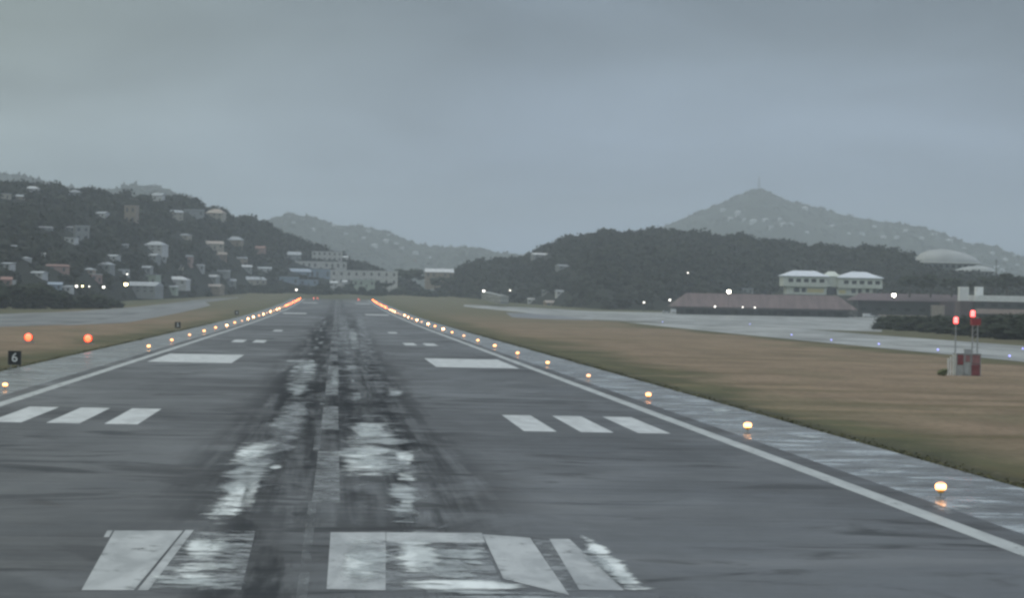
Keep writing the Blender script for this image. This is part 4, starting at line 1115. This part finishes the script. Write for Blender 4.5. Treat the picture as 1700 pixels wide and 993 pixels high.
for x_ in (-.245, -.02, .20, .495): MB().box((Wd * x_, .03, Hs * .5), (.09, .14, Hs)).build('corner_post', M['metal'], o)
fl = MB()
for i in range(4): fl.box((-Wd * .49 + i * .29, .5, Hs * (.40 + .04 * i)), (.17, .1, Hs * (.80 + .08 * i)))
fl.box((-Wd * .37, .58, Hs * .7), (1.0, .05, .1)); fl.box((-Wd * .37, .58, Hs * .2), (1.0, .05, .1))
fl.build('white_slat_panel', M['white_paint'], o)
MB().box((Wd * .12, .8, Hs + .35), (.8, .6, .5)).build('vent', M['metal'], o)
def obstruction_mast(px, py, label, twin):
    Y = g.y + 2.9; p = P(px, py, Y); z = zg(Y); h = p.z - z
    m = empty('lamp_mast', (p.x, Y, z), 0, label, 'lamp mast', 'masts with red lamps behind the shelter')
    xs_ = (-.0, .62) if twin else (0,)
    for x in xs_: MB().tube((x, 0, 0), (x, 0, h - .45), .10, .08).build('post', M['metal'], m)
    if twin:
        br = MB()
        for k in range(9): br.tube((0, 0, h * .1 + k * h * .085), (.62, 0, h * .1 + (k + 1) * h * .085), .03, None, 5)
        br.build('brace', M['metal'], m)
        MB().box((.36, 0, h - .95), (1.1, .7, .8)).build('equipment_box', M['red_paint'], m)
    MB().box((0, 0, h - .42), (.5, .5, .1)).build('bracket', M['metal_dark'], m)
    MB().lathe([(.20, -.36), (.25, -.30), (.25, .22), (.18, .34), (.05, .38)], 14, (0, 0, h)).build('lamp', M['lens_beacon'], m)
    MB().lathe([(.28, -.40), (.28, -.35)], 14, (0, 0, h)).build('collar', M['metal_dark'], m)
obstruction_mast(1587, 532, 'lower single-post mast with red lamp at left behind the shelter', False)
obstruction_mast(1615, 521, 'taller twin-post mast with red lamp at right behind the shelter', True)
# white box beside it
g2 = G(1547, 634)
# ------------------------------------------------------------------ street lamps and floodlights
def lamp(px, py, Y, r, mkey, label, base=None, group='lamps round the airfield'):
    p = P(px, py, Y); z = (P(px, base, Y).z if base else zg(Y)); h = max(2.0, p.z - z)
    o = empty('street_lamp', (p.x, Y, p.z - h), 0, label, 'lamp', group)
    MB().tube((0, .5, -.6), (0, .5, h + .25), .13, .08).build('post', M['metal_dark'], o)
    MB().tube((0, .5, h + .2), (0, -.1, h + r * .9), .06).build('arm', M['metal_dark'], o)
    MB().lathe([(r * .3, r * .85), (r * .75, r * .80), (r * .95, r * .55)], 12, (0, 0, h)).build('cap', M['metal_dark'], o)
    MB().lathe([(r * .95, r * .5), (r, 0), (r * .8, -r * .6), (r * .2, -r * .95)], 14, (0, 0, h)).build('lamp_globe', M[mkey], o, True)
LS = [
    (209, 472, 1380, .75, 'lens_yellow', 'brightest yellow street lamp at the foot of the left hill', 490),
    (211, 455, 1500, .35, 'lens_dim', 'small white lamp straight above the brightest yellow one', 474),
    (127, 475, 1350, .55, 'lens_dim', 'white street lamp at the left end of the lamp row under the hill', 492),
    (137, 475, 1350, .28, 'lens_yellow', 'weak yellowish lamp right beside the left end lamp of the row', 492),
    (148, 475.5, 1350, .28, 'lens_dim', 'weak white lamp in the middle of the lamp row under the hill', 492),
    (172, 476.5, 1350, .55, 'lens_dim', 'white street lamp at the right end of the lamp row under the hill', 492),
    (492, 481, 2260, .7, 'lens_dim', 'lone white lamp before the blue-grey hangars by the far runway end', 489),
    (803, 483, 1900, .75, 'lens_dim', 'white road lamp at the upper end of the pale road right of the runway', 494),
    (847, 482, 1850, .45, 'lens_dim', 'faint white lamp right of the pale road at the ridge foot', 496),
    (1069, 502, 1480, .40, 'lens_dim', 'weak white lamp at the far left of the terminal apron', 517),
    (1112, 498, 1470, .50, 'lens_dim', 'white lamp just left of the long maroon roof', 517),
    (1142, 453, 1760, .40, 'lens_dim', 'faint lamp high in the trees of the right ridge', 470),
    (1210, 484, 1500, .85, 'lens_flood', 'bright white floodlight above the left part of the maroon roof', 515),
    (1484, 490, 1480, .85, 'lens_flood', 'bright white floodlight just right of the pale two-storey office', 520),
    (1187, 509, 1516, .42, 'lens_dim', 'leftmost of three white lamps under the maroon roof', 520),
    (1233, 510, 1516, .34, 'lens_dim', 'middle of three white lamps under the maroon roof', 520),
    (1253, 510.5, 1516, .36, 'lens_dim', 'rightmost of three white lamps under the maroon roof', 520),
]
for a in LS: lamp(*a)
# pale road with its retaining wall on the lower right ridge
rp = [P(806, 484.5, 1930), P(838, 491.5, 1800)]
d = (rp[1] - rp[0]); mb = MB(); nrm = Vector((0, 0, 1)); sw = Vector((-d.y, d.x, 0)).normalized() * 2.5
mb.add([rp[0] + sw, rp[1] + sw, rp[1] - sw, rp[0] - sw, rp[0] + sw - nrm * 5, rp[1] + sw - nrm * 5, rp[1] - sw - nrm * 5, rp[0] - sw - nrm * 5],
       [(0, 1, 2, 3), (7, 6, 5, 4), (0, 4, 5, 1), (1, 5, 6, 2), (2, 6, 7, 3), (3, 7, 4, 0)])
tag(mb.build('hillside_road', M['taxi']), 'short pale road climbing the foot of the right ridge', kind='structure')

# ------------------------------------------------------------------ parked cars and vans on the apron
def car(px, base, body, label, van=False, lights=False, rz=0.0):
    g = G(px, base)
    o = empty('parked_van' if van else 'parked_car', (g.x, g.y, g.z + .03), rz, label, 'van' if van else 'car', 'vehicles parked along the terminal apron')
    L_, H_ = (5.4, 2.2) if van else (4.4, 1.45)
    if van: pr = [(-2.7, .35), (2.6, .35), (2.7, .9), (2.35, 1.15), (1.75, 2.1), (-2.6, 2.2), (-2.7, 1.9)]; wn = [(1.1, 1.2), (2.15, 1.2), (1.7, 1.95), (1.1, 1.95)]
    else: pr = [(-2.15, .32), (2.1, .32), (2.2, .75), (1.25, .92), (.55, 1.40), (-1.1, 1.45), (-1.75, .98), (-2.2, .88)]; wn = [(-1.5, .95), (1.0, .95), (.5, 1.34), (-1.05, 1.38)]
    MB().prism(pr, -.88, .88).build('body', mat('car_paint_' + body, {'dark': (.03, .033, .04), 'white': (.62, .64, .66), 'silver': (.34, .36, .38), 'navy': (.03, .04, .08), 'red': (.25, .03, .03)}[body], .3, .08), o)
    MB().prism(wn, -.90, .90).build('window', M['glass_dark'], o)
    for x in (-1.35, 1.35):
        for y_ in (-.80, .80):
            w_ = MB().lathe([(.20, -.11), (.33, -.11), (.33, .11), (.20, .11)], 14); ob = w_.build('wheel', M['metal_dark'], o); ob.matrix_local = Matrix.Translation((x, y_, .33)) @ Matrix.Rotation(R(90), 4, 'X')
    for y_ in (-.6, .6):
        MB().lathe([(.15, 0), (.15, .05), (.08, .07)], 10).build('headlight', M['lens_flood'] if lights else M['white_paint'], o).matrix_local = Matrix.Translation((pr[2][0] - .02, y_, .72)) @ Matrix.Rotation(R(90), 4, 'Y')
for a in [(1312, 524, 'silver', 'silver car leftmost in the row before the terminal'), (1328, 524.5, 'dark', 'black car right beside the leftmost silver car'),
          (1346, 525, 'navy', 'navy car in the middle of the row before the terminal'), (1361, 525.5, 'dark', 'black car right beside the navy car'),
          (1381, 526, 'dark', 'black car just left of the van with lit headlights')]: car(*a, rz=random.uniform(-.1, .1))
car(1397, 526.5, 'dark', 'dark van facing the runway with both headlights lit', True, True, -math.pi / 2)
car(1411, 527, 'dark', 'black car just right of the van with lit headlights', rz=.05)
car(1441, 527.5, 'white', 'white van parked near the right end of the apron', True, False, .05)
car(1456, 528, 'silver', 'silver car right beside the white van', rz=-.05)
car(1122, 520, 'white', 'white van parked at the left end of the maroon roof', True, False, .1)
car(1106, 520, 'silver', 'silver car left of the white van by the maroon roof', rz=.1)

# ------------------------------------------------------------------ grass blades along the runway and over the field
def blades(name, n, xr, yr, hr, m, label, edge=None):
    y = yr[0] + (yr[1] - yr[0]) * rng.random(n) ** 1.5; x = rng.uniform(xr[0], xr[1], n)
    if edge is not None: x = edge + np.sign(xr[1]) * (np.abs(rng.normal(0, .5, n)) - .25 + .28 * np.sin(y * .21) * np.sin(y * .047 + 1))
    h = rng.uniform(hr[0], hr[1], n) * (1 + (y - yr[0]) / 900); wd = .05 + .10 * rng.random(n) + y / 9000
    a = rng.uniform(-.5, .5, n); lx = rng.normal(0, .12, n); z = zg(y)
    V = np.empty((n, 3, 3)); V[:, 0] = np.stack([x - wd * np.cos(a), y - wd * np.sin(a), z - .02], -1)
    V[:, 1] = np.stack([x + wd * np.cos(a), y + wd * np.sin(a), z - .02], -1); V[:, 2] = np.stack([x + lx, y + rng.normal(0, .1, n), z + h], -1)
    return tag(np_mesh(name, V.reshape(-1, 3), np.arange(3 * n).reshape(-1, 3), m), label, 'grass', kind='stuff')
blades('grass', 4500, (30.3, 31), (95, 700), (.02, .08), M['blades_green'], 'fringe of green grass along the right shoulder', 30.5)
blades('grass', 4000, (-32, -31.5), (220, 800), (.02, .08), M['blades_green'], 'fringe of green grass along the left shoulder', -31.8)

# ------------------------------------------------------------------ rainy air
hz = bpy.data.materials.new('rain_haze'); hz.use_nodes = True
t = hz.node_tree; t.nodes.clear()
ho = t.nodes.new('ShaderNodeOutputMaterial'); pv = t.nodes.new('ShaderNodeVolumePrincipled')
pv.inputs['Color'].default_value = (.84, .925, 1.0, 1); pv.inputs['Density'].default_value = 1.32e-4; pv.inputs['Anisotropy'].default_value = .1
t.links.new(pv.outputs[0], ho.inputs['Volume'])
b = MB().box((0, 5050, 167), (5600, 10800, 336)); o = b.build('haze', hz); tag(o, 'grey rainy haze over the airfield and hills', kind='stuff')
